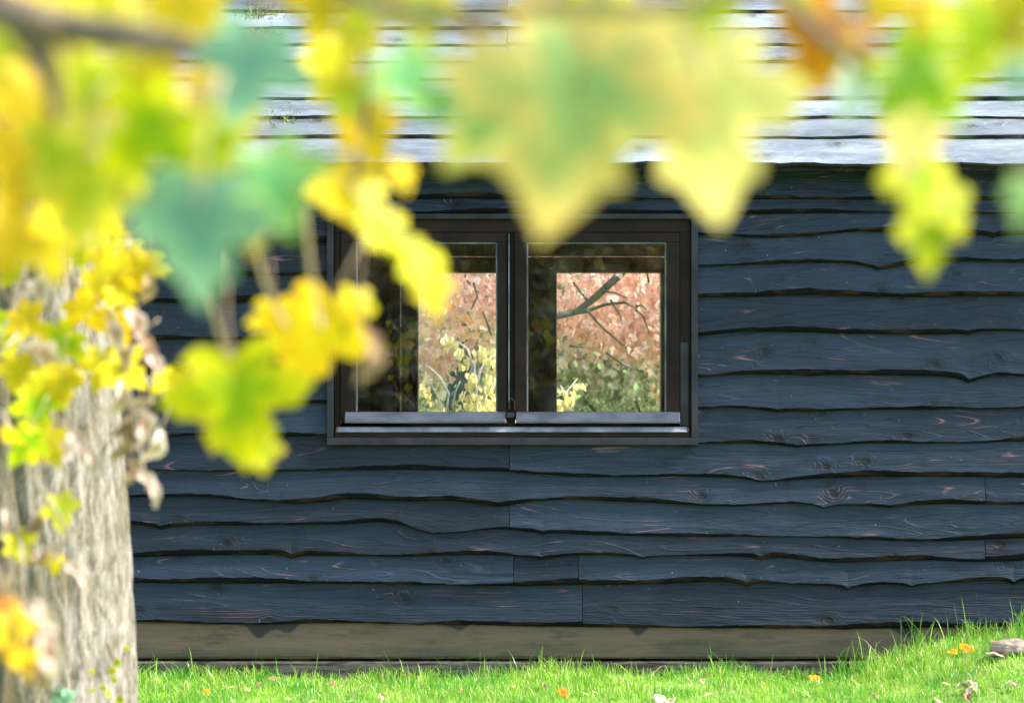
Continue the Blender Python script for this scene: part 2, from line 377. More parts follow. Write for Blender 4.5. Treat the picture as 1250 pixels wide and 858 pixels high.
# bottom edges in photograph pixels: (curve control points, x range px, dips (px, depth px, width px), joints px)
WL, WR = 400.5, 851
FR = (SX0 / S + 625 - 8, SX1 / S + 625 + 8)
rows_ = [
 # above the window
 dict(full=[(-300,243),(400,243),(900,244),(1500,245)], dips=[(700,2,8)], joints=[]),
 dict(full=[(-300,259),(400,261),(860,262),(1050,260),(1250,261),(1600,259)], dips=[], joints=[], cut=True),
 # beside the window
 dict(L=[(-300,300),(160,299),(280,296),(400,297)], R=[(851,287),(960,290),(1030,284),(1200,287),(1500,285)], dips=[(205,3,10),(1212,4,8)]),
 dict(L=[(-300,338),(160,334),(260,335),(330,336),(400,333)], R=[(851,325),(900,324),(960,321),(1040,322),(1080,327),(1120,321),(1250,320),(1500,322)], dips=[(1072,3,9)]),
 dict(L=[(-300,372),(160,367),(250,370),(330,368),(400,369)], R=[(851,363),(900,362),(980,360),(1100,362),(1250,361),(1500,360)], dips=[]),
 dict(L=[(-300,412),(160,414),(260,414),(330,415),(400,409)], R=[(851,410),(900,405),(1000,406),(1100,408),(1150,408),(1200,404),(1250,404),(1500,406)], dips=[(1180,3,8)]),
 dict(L=[(-300,452),(160,449),(260,452),(400,448)], R=[(851,460),(900,457),(1000,457),(1100,458),(1160,460),(1190,463),(1215,457),(1250,459),(1500,457)], dips=[(1181,5,6)]),
 dict(L=[(-300,492),(160,497),(260,493),(400,491)], R=[(851,498),(900,497),(950,501),(1050,500),(1150,499),(1250,498),(1500,499)], dips=[(948,2,14)]),
 dict(L=[(-300,531),(180,536),(210,531),(300,533),(400,531)], R=[(851,541),(920,541),(975,544),(1050,541),(1150,541),(1250,538),(1500,541)], dips=[(972,2,10)]),
 # below the window
 dict(full=[(-300,572),(150,573),(300,575),(415,573),(620,575),(700,581),(830,581),(900,583),(930,586),(1000,583),(1100,581),(1250,582),(1500,580)], dips=[(928,2,14)], joints=[622]),
 dict(full=[(-300,606),(150,606),(240,605),(320,611),(380,613),(415,609),(500,611),(560,611),(605,616),(660,610),(780,612),(900,617),(960,614),(1040,615),(1085,617),(1130,615),(1250,615),(1500,613)], dips=[(1005,6,11),(607,2,10),(1085,2,12)], joints=[1201]),
 dict(full=[(-300,643),(150,639),(225,640),(300,640),(415,639),(490,639),(515,647),(560,649),(600,645),(650,648),(700,651),(835,654),(1000,655),(1120,660),(1250,656),(1500,656)], dips=[(197,6,12),(663,3,6),(531,2,14)], joints=[622]),
 dict(full=[(-300,679),(150,679),(300,676),(400,677),(500,678),(600,676),(655,679),(720,676),(780,678),(835,677),(900,678),(950,679),(1010,685),(1080,684),(1150,683),(1185,685),(1250,683),(1500,684)], dips=[(357,5,8),(660,3,6),(928,6,7),(784,3,8)], joints=[1201]),
 dict(full=[(-300,711),(150,710),(300,711),(415,711),(600,714),(700,713),(790,712),(870,709),(950,711),(1000,713),(1080,712),(1140,711),(1210,707),(1260,707),(1500,710)], dips=[(910,5,9),(1034,6,10),(1112,5,9),(1236,6,7)], joints=[627, 706]),
 dict(full=[(-300,760),(150,757),(300,761),(415,759),(500,760),(640,763),(835,765),(1000,766),(1120,765),(1250,763),(1500,764)], dips=[(512,2,7),(1030,1.5,10)], joints=[711]),
]
prevtop = {'L': 208, 'R': 208}
def zf(pts, dips, seed):
    def f(xs):
        p = xs / S + 625
        return CZ + (429 - smooth_curve(pts, p)) * S + wobble(xs, .0008, seed, 1.3) + wobble(xs, .0006, seed + 1, 3.5) + knot_dips(p, dips) * S
    return f
for i, r in enumerate(rows_):
    segs = []
    if 'full' in r:
        js = [FR[0]] + r['joints'] + [FR[1]]
        ptop = min(prevtop['L'], prevtop['R'])
        for a, b in zip(js, js[1:]): segs.append((r['full'], a, b, min(y for x, y in r['full'])))
        tops = [CZ + (429 - (ptop - (9 if i > 0 else 20))) * S] * len(segs)
        prevtop['L'] = prevtop['R'] = min(y for x, y in r['full'])
    else:
        segs = [(r['L'], FR[0], WL, 0), (r['R'], WR, FR[1], 0)]
        tops = [CZ + (429 - (prevtop['L'] - 9)) * S, CZ + (429 - (prevtop['R'] - 9)) * S]
        prevtop['L'] = min(y for x, y in r['L']); prevtop['R'] = min(y for x, y in r['R'])
    for (pts, a, b, _), tp in zip(segs, tops):
        board(X(a), X(b), zf(pts, r['dips'], i * 7 + 3), tp, wane=.019)
cl.build('weatherboarding', [M['stain'], M['wane']], shed, smooth=False, uvs=cuv)
# corner boards and cladding of the other three sides
ob = MB(); ouv = []
def plain_boards(mb, uvl, fn):
    z = .24
    while z < 2.3:
        fn(z, min(z + .19, 2.35)); z += .165
side = MB()
for sx, sgn in ((SX0, -1), (SX1, 1)):
    z = .15
    while z < 3.9:
        half = 2.0 if z < 2.3 else max(.15, (4.03 - z - .1) / 1.67 * 2)
        a, b = 2 - half, 2 + half
        y0, y1, y2 = sx + sgn * .001, sx + sgn * .034, sx + sgn * .010
        side.add([(y0, a, z), (y1, a, z), (y2, a, z + .185), (y0, a, z + .185), (y0, b, z), (y1, b, z), (y2, b, z + .185), (y0, b, z + .185)],
                 [(0,1,2,3),(7,6,5,4),(0,4,5,1),(1,5,6,2),(2,6,7,3)])
        z += .165
z = .15
while z < 2.3:                                              # back wall, boards stop at the window
    for a, b in ((SX0, bx0 - .06), (bx1 + .06, SX1)) if bz0 - .19 < z < bz1 + .04 else ((SX0, SX1),):
        side.prism_x([(3.992, z), (4.026, z), (4.004, z + .185), (3.992, z + .185)], a, b)
    z += .165
side.build('side_boarding', M['trim'], shed)
for x in (SX0 - .045, SX1 - .045):
    cb = MB(); cb.box(x, x + .09, -.058, .03, .12, 2.33); cb.build('corner_board', M['trim'], shed, bevel=.004)
# plinth board, gap, ground beam
pb = MB(); n = 260; xs = np.linspace(X(FR[0]), X(FR[1]), n)
zt = np.full(n, Z(752)); zb = Z(801.5) + wobble(xs, .0022, 5)
for i in range(n):
    for (yy, zz) in ((-.002, zb[i]), (-.020, zb[i]), (-.0225, zb[i] + .004), (-.012, zt[i]), (-.002, zt[i])): pb.v.append((xs[i], yy, zz))
for i in range(n - 1):
    for k in range(4): pb.f.append((i*5 + k, (i+1)*5 + k, (i+1)*5 + k + 1, i*5 + k + 1)); pb.m.append(0)
tag(pb.build('plinth_board', M['plinth'], shed), 'bare brown plinth board greened with algae, below the black boards')
gbm = MB(); gbm.box(SX0, SX1, -.04, .085, -.08, Z(806.5)); tag(gbm.build('ground_beam', M['beam'], shed, bevel=.006), 'grey weathered beam in the grass under the boards')
for x in np.arange(SX0 + .3, SX1, .46):
    pk = MB(); xx = x + rnd.uniform(-.1, .1); pk.box(xx, xx + .09, .045, .08, Z(807), Z(799)); pk.build('packer', M['beam'], shed)

# --- roof
TH = R(40); ct, st = math.cos(TH), math.sin(TH)
EY, EZ = -.22, CZ + (429 - 206) * S * (D - .22) / D + .004
rb = MB(); ruv = []
def roof_course(sb, expo, x0, x1, th, seed, first=False):
    """a board whose lower edge is sb metres up the slope"""
    bid[0] += 1; r = np.random.RandomState(seed); n = max(3, int((x1 - x0) / .02)); xs = np.linspace(x0 + .002, x1 - .002, n)
    e = wobble(xs, .0055 if not first else .010, seed, .8)
    for c in r.uniform(x0, x1, 2): e -= .008 * np.exp(-np.abs(xs - c) / .03)
    ju, jv = r.rand() * 90, r.rand() * 90; base = len(rb.v)
    cup = .004 * np.sin(xs * 2 + r.rand() * 6)
    lift = r.uniform(0, .006)
    rows = [(sb + .004 + e, np.full(n, .004)), (sb + e, th * .5 + lift + cup * .3), (sb + .006 + e, th + lift + cup)]
    for f in (.25, .5, .75, 1): rows.append((sb + f * (expo + .05) + e * (1 - f), th + (.006 - th) * f + lift * (1 - f) + cup * (1 - f)))
    for s_, h_ in rows:
        for i in range(n):
            rb.v.append((xs[i], EY + s_[i] * ct - h_[i] * st, EZ + s_[i] * st + h_[i] * ct)); ruv.append((xs[i] + ju, s_[i] - sb + jv))
    for k in range(len(rows) - 1):
        for i in range(n - 1):
            rb.f.append((base+k*n+i, base+k*n+i+1, base+(k+1)*n+i+1, base+(k+1)*n+i)); rb.m.append(1 if k < 2 else 0)
    for i in (0, n - 1): rb.f.append(tuple(base + k*n + i for k in range(len(rows)))); rb.m.append(1)
sb = 0; c = 0; slope_len = (2 - EY) / ct
while sb < slope_len - .05:
    expo = .212 if c == 0 else .150 + rnd.uniform(-.008, .008)
    js = [SX0 - .2] + ([X(619)] if c in (0, 4, 5, 6, 8) else [X(rnd.choice([901, 380, 1010, 300, 1300]))]) + [SX1 + .2]
    for a, b in zip(js, js[1:]): roof_course(sb, expo, a, b, .022, 100 + c * 5 + int(a * 3), c == 0)
    sb += expo; c += 1
roof = rb.build('roof', [M['roof'], M['roof_edge']], shed, uvs=ruv)
tag(roof, 'silver grey waney board roof')
rd = MB()                                                    # deck under the courses, and the back slope
ny0, ny1 = EY + .02, 2.0
def sl_pt(y, off): return (y, EZ + (y - EY) * math.tan(TH) + off)
rd.prism_x([sl_pt(ny0, -.03), sl_pt(2.0, -.03), sl_pt(2.0, -.002), sl_pt(ny0, -.002)], SX0 - .2, SX1 + .2)
zr = sl_pt(2.0, 0)[1]
rd.prism_x([(2.003, zr - .03), (4.2, zr - .03 - 2.2 * math.tan(TH)), (4.2, zr + .02 - 2.2 * math.tan(TH)), (2.003, zr + .02)], SX0 - .2, SX1 + .2)
rd.build('roof_deck', M['roof_edge'], roof)
rr = MB(); rr.prism_x([(1.88, zr - .06), (2.0, zr + .05), (2.12, zr - .06), (2.12, zr - .03), (2.0, zr + .08), (1.88, zr - .03)][::-1], SX0 - .22, SX1 + .22)
rr.build('ridge_cap', M['roof_edge'], roof)
# moss tufts on the roof
M['moss'] = simple('yellow_green_moss', (.10, .15, .03), (.28, .34, .08), 30, .9, .1)
for (mpx, mpy, nn) in ((318, 22, 260), (325, 52, 150), (352, 150, 90)):
    dd = D + .1 + (206 - mpy) / 206 * .95; p = at(mpx, mpy, dd); ms = MB()
    for _ in range(nn):
        q = p + Vector((nr.randn() * .06, nr.randn() * .015, nr.randn() * .025)); q.y = EY + ((q.z - EZ) / math.tan(TH)) - .02
        d_ = Vector((nr.randn() * .5, nr.randn() * .4 - .3, abs(nr.randn()))).normalized() * rnd.uniform(.012, .045); s_ = Vector((nr.randn(), nr.randn(), nr.randn())).normalized() * .004
        ms.add([q - s_, q + s_, q + d_], [(0, 1, 2)])
    tag(ms.build('moss_tuft', M['moss'], roof), kind='stuff')

# --- the front window
win = MB()
# frame head, jambs, mullion, bottom member (y from -.03 back into the wall)
fy0, fy1 = -.026, .085
win.box(X(408.5), X(842.5), fy0, fy1, Z(284), Z(266), 0)
win.box(X(408.5), X(416), fy0, fy1, Z(522), Z(284), 0)
win.box(X(829.5), X(842.5), fy0, fy1, Z(522), Z(284), 0)
win.box(X(618), X(629), fy0 + .014, fy1, Z(522), Z(284), 0)
window = win.build('window', M['frame'], shed, bevel=.002)
tag(window, 'dark two light casement window in the black boards')
jr = MB(); jr.box(X(830), X(840), fy0 - .006, fy0 - .0005, Z(519), Z(418)); tag(jr.build('jamb_repair', M['trim'], window, bevel=.001), 'smooth grey strip on the lower right jamb')
tr = MB()
ty0, ty1 = -.056, -.004
tr.box(X(400), X(851), ty0, ty1, Z(268), Z(261.5)); tr.box(X(400), X(408), ty0, ty1, Z(533.5), Z(268.3)); tr.box(X(843), X(851), ty0, ty1, Z(533.5), Z(268.3))
tr.prism_x([(ty0 - .006, Z(542.5)), (-.002, Z(542.5)), (-.002, Z(531.5)), (ty0 - .006, Z(534))], X(400), X(851))
tr.build('casing', M['trim'], window, bevel=.0025)
si = MB()
# sill: dark front, nosing painted pale as if sky-lit, sloping to shed water
si.prism_x([(-.052, Z(533)), (.085, Z(533)), (.085, Z(517)), (-.030, Z(520.5)), (-.052, Z(527))], X(410), X(841), 0)
sill = si.build('sill', M['frame'], window)
no = MB(); no.prism_x([(-.054, Z(526.5)), (-.052, Z(526.8)), (-.030, Z(521.2)), (-.032, Z(520.8))], X(412), X(838))
no.build('sill_nosing', M['silledge'], window)
def sash(x0, x1, gx0, gx1, side_):
    m = MB(); y0, y1 = -.036, .012
    m.box(X(x0), X(x1), y0, y1, Z(296), Z(284.6)); m.box(X(x0), X(gx0), y0, y1, Z(512), Z(296.2)); m.box(X(gx1), X(x1), y0, y1, Z(512), Z(296.2))
    m.box(X(gx0), X(gx1), y0, y1, Z(512), Z(502.5))
    s = m.build('sash', M['frame'], window, bevel=.0022)
    b = MB(); t = S * 1.7; a0, a1, zt_, zb_ = X(gx0), X(gx1), Z(296.2), Z(502)
    for q in ((a0, a1, zt_ - t, zt_), (a0, a0 + t, zb_, zt_ - t), (a1 - t, a1, zb_, zt_ - t)): b.box(q[0], q[1], -.028, -.008, q[2], q[3])
    b.build('glazing_bead', M['bead'], window)
    g = MB(); g.box(a0 - .004, a1 + .004, -.006, -.002, zb_ - .02, zt_ + .004); g.build('pane', M['glass'], window)
    d = MB(); d.prism_x([(-.066, Z(516)), (-.037, Z(516)), (-.037, Z(502.5)), (-.041, Z(502.5)), (-.066, Z(513.5))], X(side_[0]), X(side_[1]))
    d.build('drip_rail', M['drip'], window, bevel=.0015)
sash(416.4, 618.5, 435, 607, (422, 617)); sash(628.5, 829, 643, 813, (630, 829))
cs = MB(); cs.box(X(620.6), X(622.0), -.044, -.0125, Z(498), Z(285)); cs.build('meeting_strip', M['bead'], window)
ca = MB(); ca.tube([at(621.5, 499, D-.05), at(621.5, 490, D-.055), at(624.5, 486, D-.06), at(628, 490, D-.055), at(628, 500, D-.05)], [.0028]*5, 0, 8)
ca.box(X(618.5), X(628), -.060, -.042, Z(509), Z(503)); ca.build('catch', M['trim'], window, smooth=False)
M['rust'] = simple('red_primer_spots', (.10, .02, .012), (.2, .05, .03), 60, .6)
for x in (411, 837.5): rs = MB(); rs.box(X(x), X(x + 2.6), -.05, -.027, Z(529), Z(521.5)); rs.build('primer_patch', M['rust'], window)

# --- the opposite window: lining, posts, glass
def bp(px, py): return ((px - 625) * k2, CZ + (429 - py) * k2)
edge_strips = []; ow = MB(); yb0, yb1 = 3.90, 4.0
def bb(mb, xa, xb, ya, yb, pt, pbm, mi=0):
    x0, z1 = bp(xa, pt); x1, z0 = bp(xb, pbm); mb.box(x0, x1, ya, yb, max(z0, bz0), z1, mi)
bb(ow, 489, 818, yb0 - .02, yb1, 314.5, 333); bb(ow, 490.5, 510, yb0 - .02, yb1, 333, 700); bb(ow, 806, 818, yb0 - .02, yb1, 333, 700)
bb(ow, 638, 678, yb0 - .02, yb1, 333, 700); x0, _ = bp(489, 0); x1, _ = bp(818, 0); ow.box(x0, x1, yb0 - .02, yb1, bz0, bz0 + .06)
tsl = NT('translucent_edge_strip'); tsl.n.remove(tsl.b); a_ = tsl.n.new('ShaderNodeBsdfTranslucent'); a_.inputs[0].default_value = (.98, .93, .90, 1); b_ = tsl.n.new('ShaderNodeBsdfTransparent'); b_.inputs[0].default_value = (.9, .8, .75, 1)  # added translucent strips, imitating outside light on the far opening's edges
m_ = tsl.n.new('ShaderNodeMixShader'); m_.inputs[0].default_value = .08; tsl.link(a_.outputs[0], m_.inputs[1]); tsl.link(b_.outputs[0], m_.inputs[2]); tsl.link(m_.outputs[0], tsl.out.inputs[0]); M['edge_strip'] = tsl.mat
for xa, xb in ((510, 638), (678, 806)):
    se = MB()
    for (u0, u1, v0, v1) in ((xa, xb, 333, 334.4), (xa, xa + 1.6, 334.4, 700), (xb - 1.6, xb, 334.4, 700)):
        (a0, z1), (a1, z0) = bp(u0, v0), bp(u1, v1); z0 = max(z0, bz0 + .06); se.add([(a0, 3.94, z0), (a1, 3.94, z0), (a1, 3.94, z1), (a0, 3.94, z1)], [(0, 1, 2, 3)])
    edge_strips.append(se)
owin = ow.build('window', M['inner_frame'], shed); tag(owin, 'plain window in the far wall, seen through the front glass')
for se in edge_strips: se.build('bright_edge_strip', M['edge_strip'], owin)
oe = MB()
bb(oe, 487.6, 818, yb0 - .026, yb0 - .012, 312.6, 314.3); bb(oe, 488.4, 490.2, yb0 - .026, yb0 - .012, 314.4, 700)
bb(oe, 509, 638, yb0 - .028, yb0 - .021, 332.2, 333.6); bb(oe, 509.2, 511, yb0 - .028, yb0 - .021, 333.7, 700)
bb(oe, 677.6, 806.6, yb0 - .028, yb0 - .021, 332.2, 333.6); bb(oe, 677.4, 679, yb0 - .028, yb0 - .021, 333.7, 700); bb(oe, 805.4, 806.8, yb0 - .028, yb0 - .021, 333.7, 700)
oe.build('lining_edge', M['inner_trim'], owin)
for xa, xb in ((512, 637), (680, 805)):
    g = MB(); bb(g, xa - 2, xb + 2, 3.95, 3.954, 332, 700); g.build('pane', M['glass'], owin)

# ------------------------------------------------------------------ grass
def grass(name, n, xr, yr, hmin, hmax, wdt, mat, seed, tall=False):
    r = np.random.RandomState(seed)
    x = r.uniform(xr[0], xr[1], n); y = yr[1] - (yr[1] - yr[0]) * r.rand(n) ** 1.15
    cl_ = (np.sin(x * 9 + y * 5) + np.sin(x * 23 - y * 17 + 2) + np.sin(x * 4.1 + 1.7)) / 3
    keep = r.rand(n) < .72 + .4 * cl_; x, y, cl_ = x[keep], y[keep], cl_[keep]; n = len(x)
    bare = ((x - .63) / .25) ** 2 + ((y + .55) / .16) ** 2 < 1; k2_ = ~bare | (r.rand(n) < .25); x, y, cl_ = x[k2_], y[k2_], cl_[k2_]; n = len(x)
    near = (y > -.13)
    h = r.uniform(hmin, hmax, n) * (1 + .45 * cl_) * np.where(near, 1.35, 1.0) * (1 + .5 * sm(1.3, 2.0, x) * sm(-.8, -.2, y))
    z = gh(x, y) - .004
    a = r.rand(n) * 2 * np.pi; lean = r.gamma(2, .16, n) * h * 1.4; la = r.rand(n) * 2 * np.pi
    wx, wy = np.cos(a) * wdt * r.uniform(.6, 1.3, n), np.sin(a) * wdt * r.uniform(.6, 1.3, n)
    dx, dy = np.cos(la) * lean, np.sin(la) * lean
    V = np.zeros((n, 7, 3)); 
    for j, (f, wf) in enumerate(((0, .8), (.4, 1.0), (.75, .7))):
        bx_, by_, bz_ = x + dx * f * f, y + dy * f * f, z + h * f * (1 - .18 * f * np.minimum(lean / h, 1.5))
        V[:, 2*j, 0] = bx_ - wx * wf; V[:, 2*j, 1] = by_ - wy * wf; V[:, 2*j, 2] = bz_
        V[:, 2*j+1, 0] = bx_ + wx * wf; V[:, 2*j+1, 1] = by_ + wy * wf; V[:, 2*j+1, 2] = bz_
    V[:, 6, 0] = x + dx; V[:, 6, 1] = y + dy; V[:, 6, 2] = z + h * (1 - .3 * np.minimum(lean / h, 1.5))
    ms_ = V[:, :, 1] > -.042; inx = (V[:, :, 0] > SX0 - .05) & (V[:, :, 0] < SX1 + .05)
    V[:, :, 1] = np.where(ms_ & inx, -.043 - (V[:, :, 1] + .042).clip(0, .05) * .3, V[:, :, 1])
    me = bpy.data.meshes.new(name); me.vertices.add(n * 7); me.vertices.foreach_set('co', V.ravel())
    pat = np.array([0, 1, 3, 2, 2, 3, 5, 4, 4, 5, 6]); loops = (pat[None] + 7 * np.arange(n)[:, None]).ravel()
    me.loops.add(len(loops)); me.loops.foreach_set('vertex_index', loops)
    ls = (np.array([0, 4, 8])[None] + 11 * np.arange(n)[:, None]).ravel(); me.polygons.add(3 * n)
    me.polygons.foreach_set('loop_start', ls); me.materials.append(mat); me.update(calc_edges=True); me.validate()
    o = bpy.data.objects.new(name, me); COL.objects.link(o); return tag(o, kind='stuff')
def grass_mat():
    t = NT('fresh_grass_blade'); g = t.n.new('ShaderNodeNewGeometry'); rr_ = g.outputs['Random Per Island']
    n = t.noise(t.coord('Object'), 5, 3)
    c = t.mix(t.rng(n, .42, .58), (.13, .38, .02), (.34, .54, .05)); c = t.mix(t.rng(rr_, .75, 1), c, (.50, .62, .20)); c = t.mix(t.rng(rr_, .93, .97), c, (.60, .50, .28))
    c = t.mix(t.rng(rr_, .25, 0), c, (.12, .40, .03))
    t.set(c, .35, .5); tl = t.n.new('ShaderNodeBsdfTranslucent'); t.link(c, tl.inputs[0]); mx = t.n.new('ShaderNodeMixShader'); mx.inputs[0].default_value = .4
    t.link(t.b.outputs[0], mx.inputs[1]); t.link(tl.outputs[0], mx.inputs[2]); t.link(mx.outputs[0], t.out.inputs[0]); return t.mat
M['grass'] = grass_mat()
tag(grass('grass', 75000, (-2.7, 2.9), (-1.5, -.045), .02, .064, .0018, M['grass'], 3), 'bright lime green grass along the foot of the shed', 'grass')
tag(grass('grass', 30000, (-5, 5), (-4.8, -1.5), .025, .065, .003, M['grass'], 4), 'lawn in front of the shed, nearer the camera', 'grass')
tag(grass('tall_grass', 420, (-2.6, 2.9), (-.5, -.05), .08, .14, .0022, M['grass'], 5), 'taller separate grass blades against the plinth', 'grass')

# ------------------------------------------------------------------ leaf meshes
HALF = [(0,.08),(.07,.01),(.18,-.05),(.30,-.05),(.42,.03),(.35,.10),(.29,.18),(.40,.18),(.50,.22),(.64,.36),(.55,.42),(.49,.53),(.36,.52),(.22,.54),(.26,.63),(.30,.74),(.18,.80),(.12,.90),(0,1.06)]
ROUND = [(0,.06),(.1,-.02),(.24,-.06),(.36,.0),(.44,.12),(.47,.26),(.45,.42),(.37,.58),(.26,.74),(.12,.9),(0,1.04)]
SIMPLE = [(0,.06),(.22,-.04),(.40,.05),(.30,.2),(.56,.32),(.45,.5),(.22,.55),(.24,.75),(0,1.05)]
NARROW = [(0,.0),(.10,.08),(.20,.25),(.24,.45),(.20,.68),(.10,.88),(0,1.02)]
def leaf_mesh(name, half, mat, seed, curl=.25, fold=.15, rings=3, crumple=.04, stalk=.75, stalk_r=.018):
    """unit leaf: blade hangs from the origin down -Z, faces -Y, stalk rises from the origin"""
    r = np.random.RandomState(seed)
    out = [(x, t) for x, t in half] + [(-x, t) for x, t in half[-2:0:-1]]
    # subdivide the margin once
    o2 = []
    for i in range(len(out)):
        a, b = out[i], out[(i + 1) % len(out)]; o2.append(a); o2.append(((a[0]+b[0])/2 + r.randn() * .006, (a[1]+b[1])/2 + r.randn() * .006))
    out = [(x * (1 + r.randn() * .02), t * (1 + r.randn() * .012)) for x, t in o2]
    cx_, ct_ = 0, .36; V = [(cx_, 0, -ct_)]; rim = [0.0]; n = len(out)
    ph = r.rand(4) * 6.28
    def yy(x, t): return fold * -abs(x) + curl * ((t - .3) ** 2) * (1 if True else 0) + crumple * (math.sin(x * 9 + ph[0]) * math.cos(t * 7 + ph[1]) + .6 * math.sin(x * 17 + t * 13 + ph[2])) + curl * .6 * x * x
    V[0] = (0, yy(0, ct_), -ct_)
    for k in range(1, rings + 1):
        f = k / rings
        for (x, t) in out:
            px_, pt_ = cx_ + (x - cx_) * f, ct_ + (t - ct_) * f
            V.append((px_, yy(px_, pt_), -pt_)); rim.append(f)
    F = [(0, 1 + i, 1 + (i + 1) % n) for i in range(n)]
    for k in range(rings - 1):
        b0 = 1 + k * n; F += [(b0 + i, b0 + n + i, b0 + n + (i + 1) % n, b0 + (i + 1) % n) for i in range(n)]
    mi = [0] * len(F)
    mb = MB(); mb.v = V; mb.f = F; mb.m = mi
    if stalk:
        y0 = yy(0, .08); pts = [(0, yy(0, ct_) + .004, -.4), (0, y0, -.08), (.01, y0 * .5, stalk * .35), (.05, .06, stalk * .7), (.10, .16, stalk)]
        nb = len(mb.v); mb.tube(pts, [stalk_r*.4, stalk_r, stalk_r, stalk_r, stalk_r * 1.3], 1, 6); rim += [.5] * (len(mb.v) - nb)
    me = bpy.data.meshes.new(name); me.from_pydata(mb.v, [], mb.f); me.materials.append(mat); me.materials.append(M['petiole'])
    me.polygons.foreach_set('material_index', mb.m); me.polygons.foreach_set('use_smooth', [True] * len(mb.f))
    at_ = me.attributes.new('rim', 'FLOAT', 'POINT'); at_.data.foreach_set('value', rim); me.update(); return me
LM = {}
def get_leaf(kind, var, shape='maple', thin=False, stalk=True):
    key = (kind, var, shape, thin, stalk)
    if key not in LM:
        if shape == 'curled': LM[key] = leaf_mesh('leaf', NARROW, L[kind], var * 17 + 1, .9, .9, 3, .10, .8 * stalk)
        elif shape == 'round': LM[key] = leaf_mesh('leaf', ROUND, L[kind], var * 13 + 2, .25, .2, 3, .05, .7 * stalk)
        else: LM[key] = leaf_mesh('leaf', HALF, L[kind], var * 11 + 5, .18 + .25 * (var % 3) / 2, .05 + .18 * (var % 2), 3, .035, .75 * stalk, .010 if thin else .018)
    return LM[key]
nleaf = [0]
def put_leaf(parent, px, py, size_px, dist, kind, roll=0, yaw=0, pitch=0, shape='maple', var=None, thin=False):
    """blade centre at the pixel; roll turns the tip clockwise from straight down, yaw/pitch tilt it"""
    nleaf[0] += 1; v = nleaf[0] % 4 if var is None else var
    k = S * dist / D; sc = size_px * k / 1.15
    o = bpy.data.objects.new('leaf', get_leaf(kind, v, shape, thin)); COL.objects.link(o)
    e = Euler((R(pitch), 0, R(yaw)), 'XYZ').to_matrix(); rm = Matrix.Rotation(R(roll), 3, 'Y') @ e
    c = at(px, py, dist) - rm @ Vector((0, 0, -.45 * sc))
    o.location = c - wloc(parent); o.rotation_euler = rm.to_euler(); o.scale = (sc, sc, sc); o.parent = parent
    return o
def branch(label, root_px, cat='branch', group=None):
    p = at(*root_px); return empty('maple_branch', p, label, cat, group)
def wood(parent, pts, r0, r1, name='twig', mat='twig'):
    P = [at(*p) for p in pts]; Q = []
    for i in range(len(P) - 1):                              # light smoothing
        for t in np.linspace(0, 1, 6)[:-1]:
            a = P[max(i-1, 0)]; b = P[i]; c_ = P[i+1]; d_ = P[min(i+2, len(P)-1)]
            Q.append(.5 * ((2*b) + (c_-a)*t + (2*a-5*b+4*c_-d_)*t*t + (3*b-a-3*c_+d_)*t**3))
    Q.append(P[-1]); rs_ = np.linspace(r0, r1, len(Q))
    mb = MB(); mb.tube(Q, list(rs_), 0, 7); return mb.build(name, M[mat], parent, smooth=True)

# ------------------------------------------------------------------ the tree at the left: trunk
tree = empty('maple_tree', (-1.42, -D + 7.3, 0), 'broad pale grey maple trunk at the left edge of the photo', 'tree')
def trunk_mesh():
    mb = MB(); n = 180; nz = 240; z = np.linspace(-.1, 4.6, nz)
    for j, zz in enumerate(z):
        flare = .10 * math.exp(-max(zz, 0) / .35)
        py = 429 - (zz - CZ) / (S * 7.3 / D)
        edge = (smooth_curve([(-900, 95), (0, 112), (300, 132), (450, 141), (560, 148), (858, 166), (1400, 190)], np.array([py]))[0] - 625) * S * 7.3 / D
        cx_ = -1.40 - .03 * zz; rr_ = edge - cx_ if zz < 3.5 else (edge - cx_) * (1 - .03 * (zz - 3.5))
        for i in range(n):
            a = 2 * math.pi * i / n
            d_ = .006 * math.sin(a * 31 + 1.5 * math.sin(zz * 5) + math.sin(zz * 11 + a * 3)) + .005 * math.sin(a * 53 + 2 * math.sin(zz * 7 + a)) + .010 * math.sin(a * 3 + zz * 1.3) * .5
            rad = rr_ + d_ - .006 + flare * (1 + .4 * math.sin(a * 5)) * (1 if zz < .5 else 0)
            mb.v.append((cx_ + rad * math.cos(a), -D + 7.3 + rad * math.sin(a), zz))
    for j in range(nz - 1):
        for i in range(n): mb.f.append((j*n+i, j*n+(i+1) % n, (j+1)*n+(i+1) % n, (j+1)*n+i)); mb.m.append(0)
    return mb
def bark():
    t = NT('fissured_maple_bark'); v = t.coord('Object', (1, 1, .33)); n1 = t.noise(v, 34, 6, .7, .6); n2 = t.noise(v, 75, 5, .7, .3); big = t.noise(t.coord('Object', (1, 1, .6)), 4, 4, .6)
    rid = t.rng(n1, .38, .62)
    c = t.mix(rid, (.11, .09, .06), (.27, .24, .195)); c = t.mix(t.math('MULTIPLY', t.rng(n2, .5, .7), .6), c, (.38, .355, .31))
    c = t.mix(t.math('MULTIPLY', t.rng(big, .45, .65), .6), c, (.10, .085, .04)); c = t.mix(t.rng(t.noise(t.coord('Object'), 9, 5, .7), .62, .74), c, (.36, .35, .29))
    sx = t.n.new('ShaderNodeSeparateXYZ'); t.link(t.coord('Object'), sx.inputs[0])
    alg_shade = t.rng(t.math('ADD', sx.outputs[0], t.math('MULTIPLY', t.math('SUBTRACT', n1, .5), .35)), .27, .02)  # shaded left side of the trunk, darkened in the bark colour
    c = t.mix(t.math('MULTIPLY', alg_shade, .75), c, (.095, .08, .035))
    h = t.math('ADD', n1, t.math('MULTIPLY', n2, .45))
    return t.set(c, .85, .2, t.bump(h, .6, .022))
M['bark'] = bark()
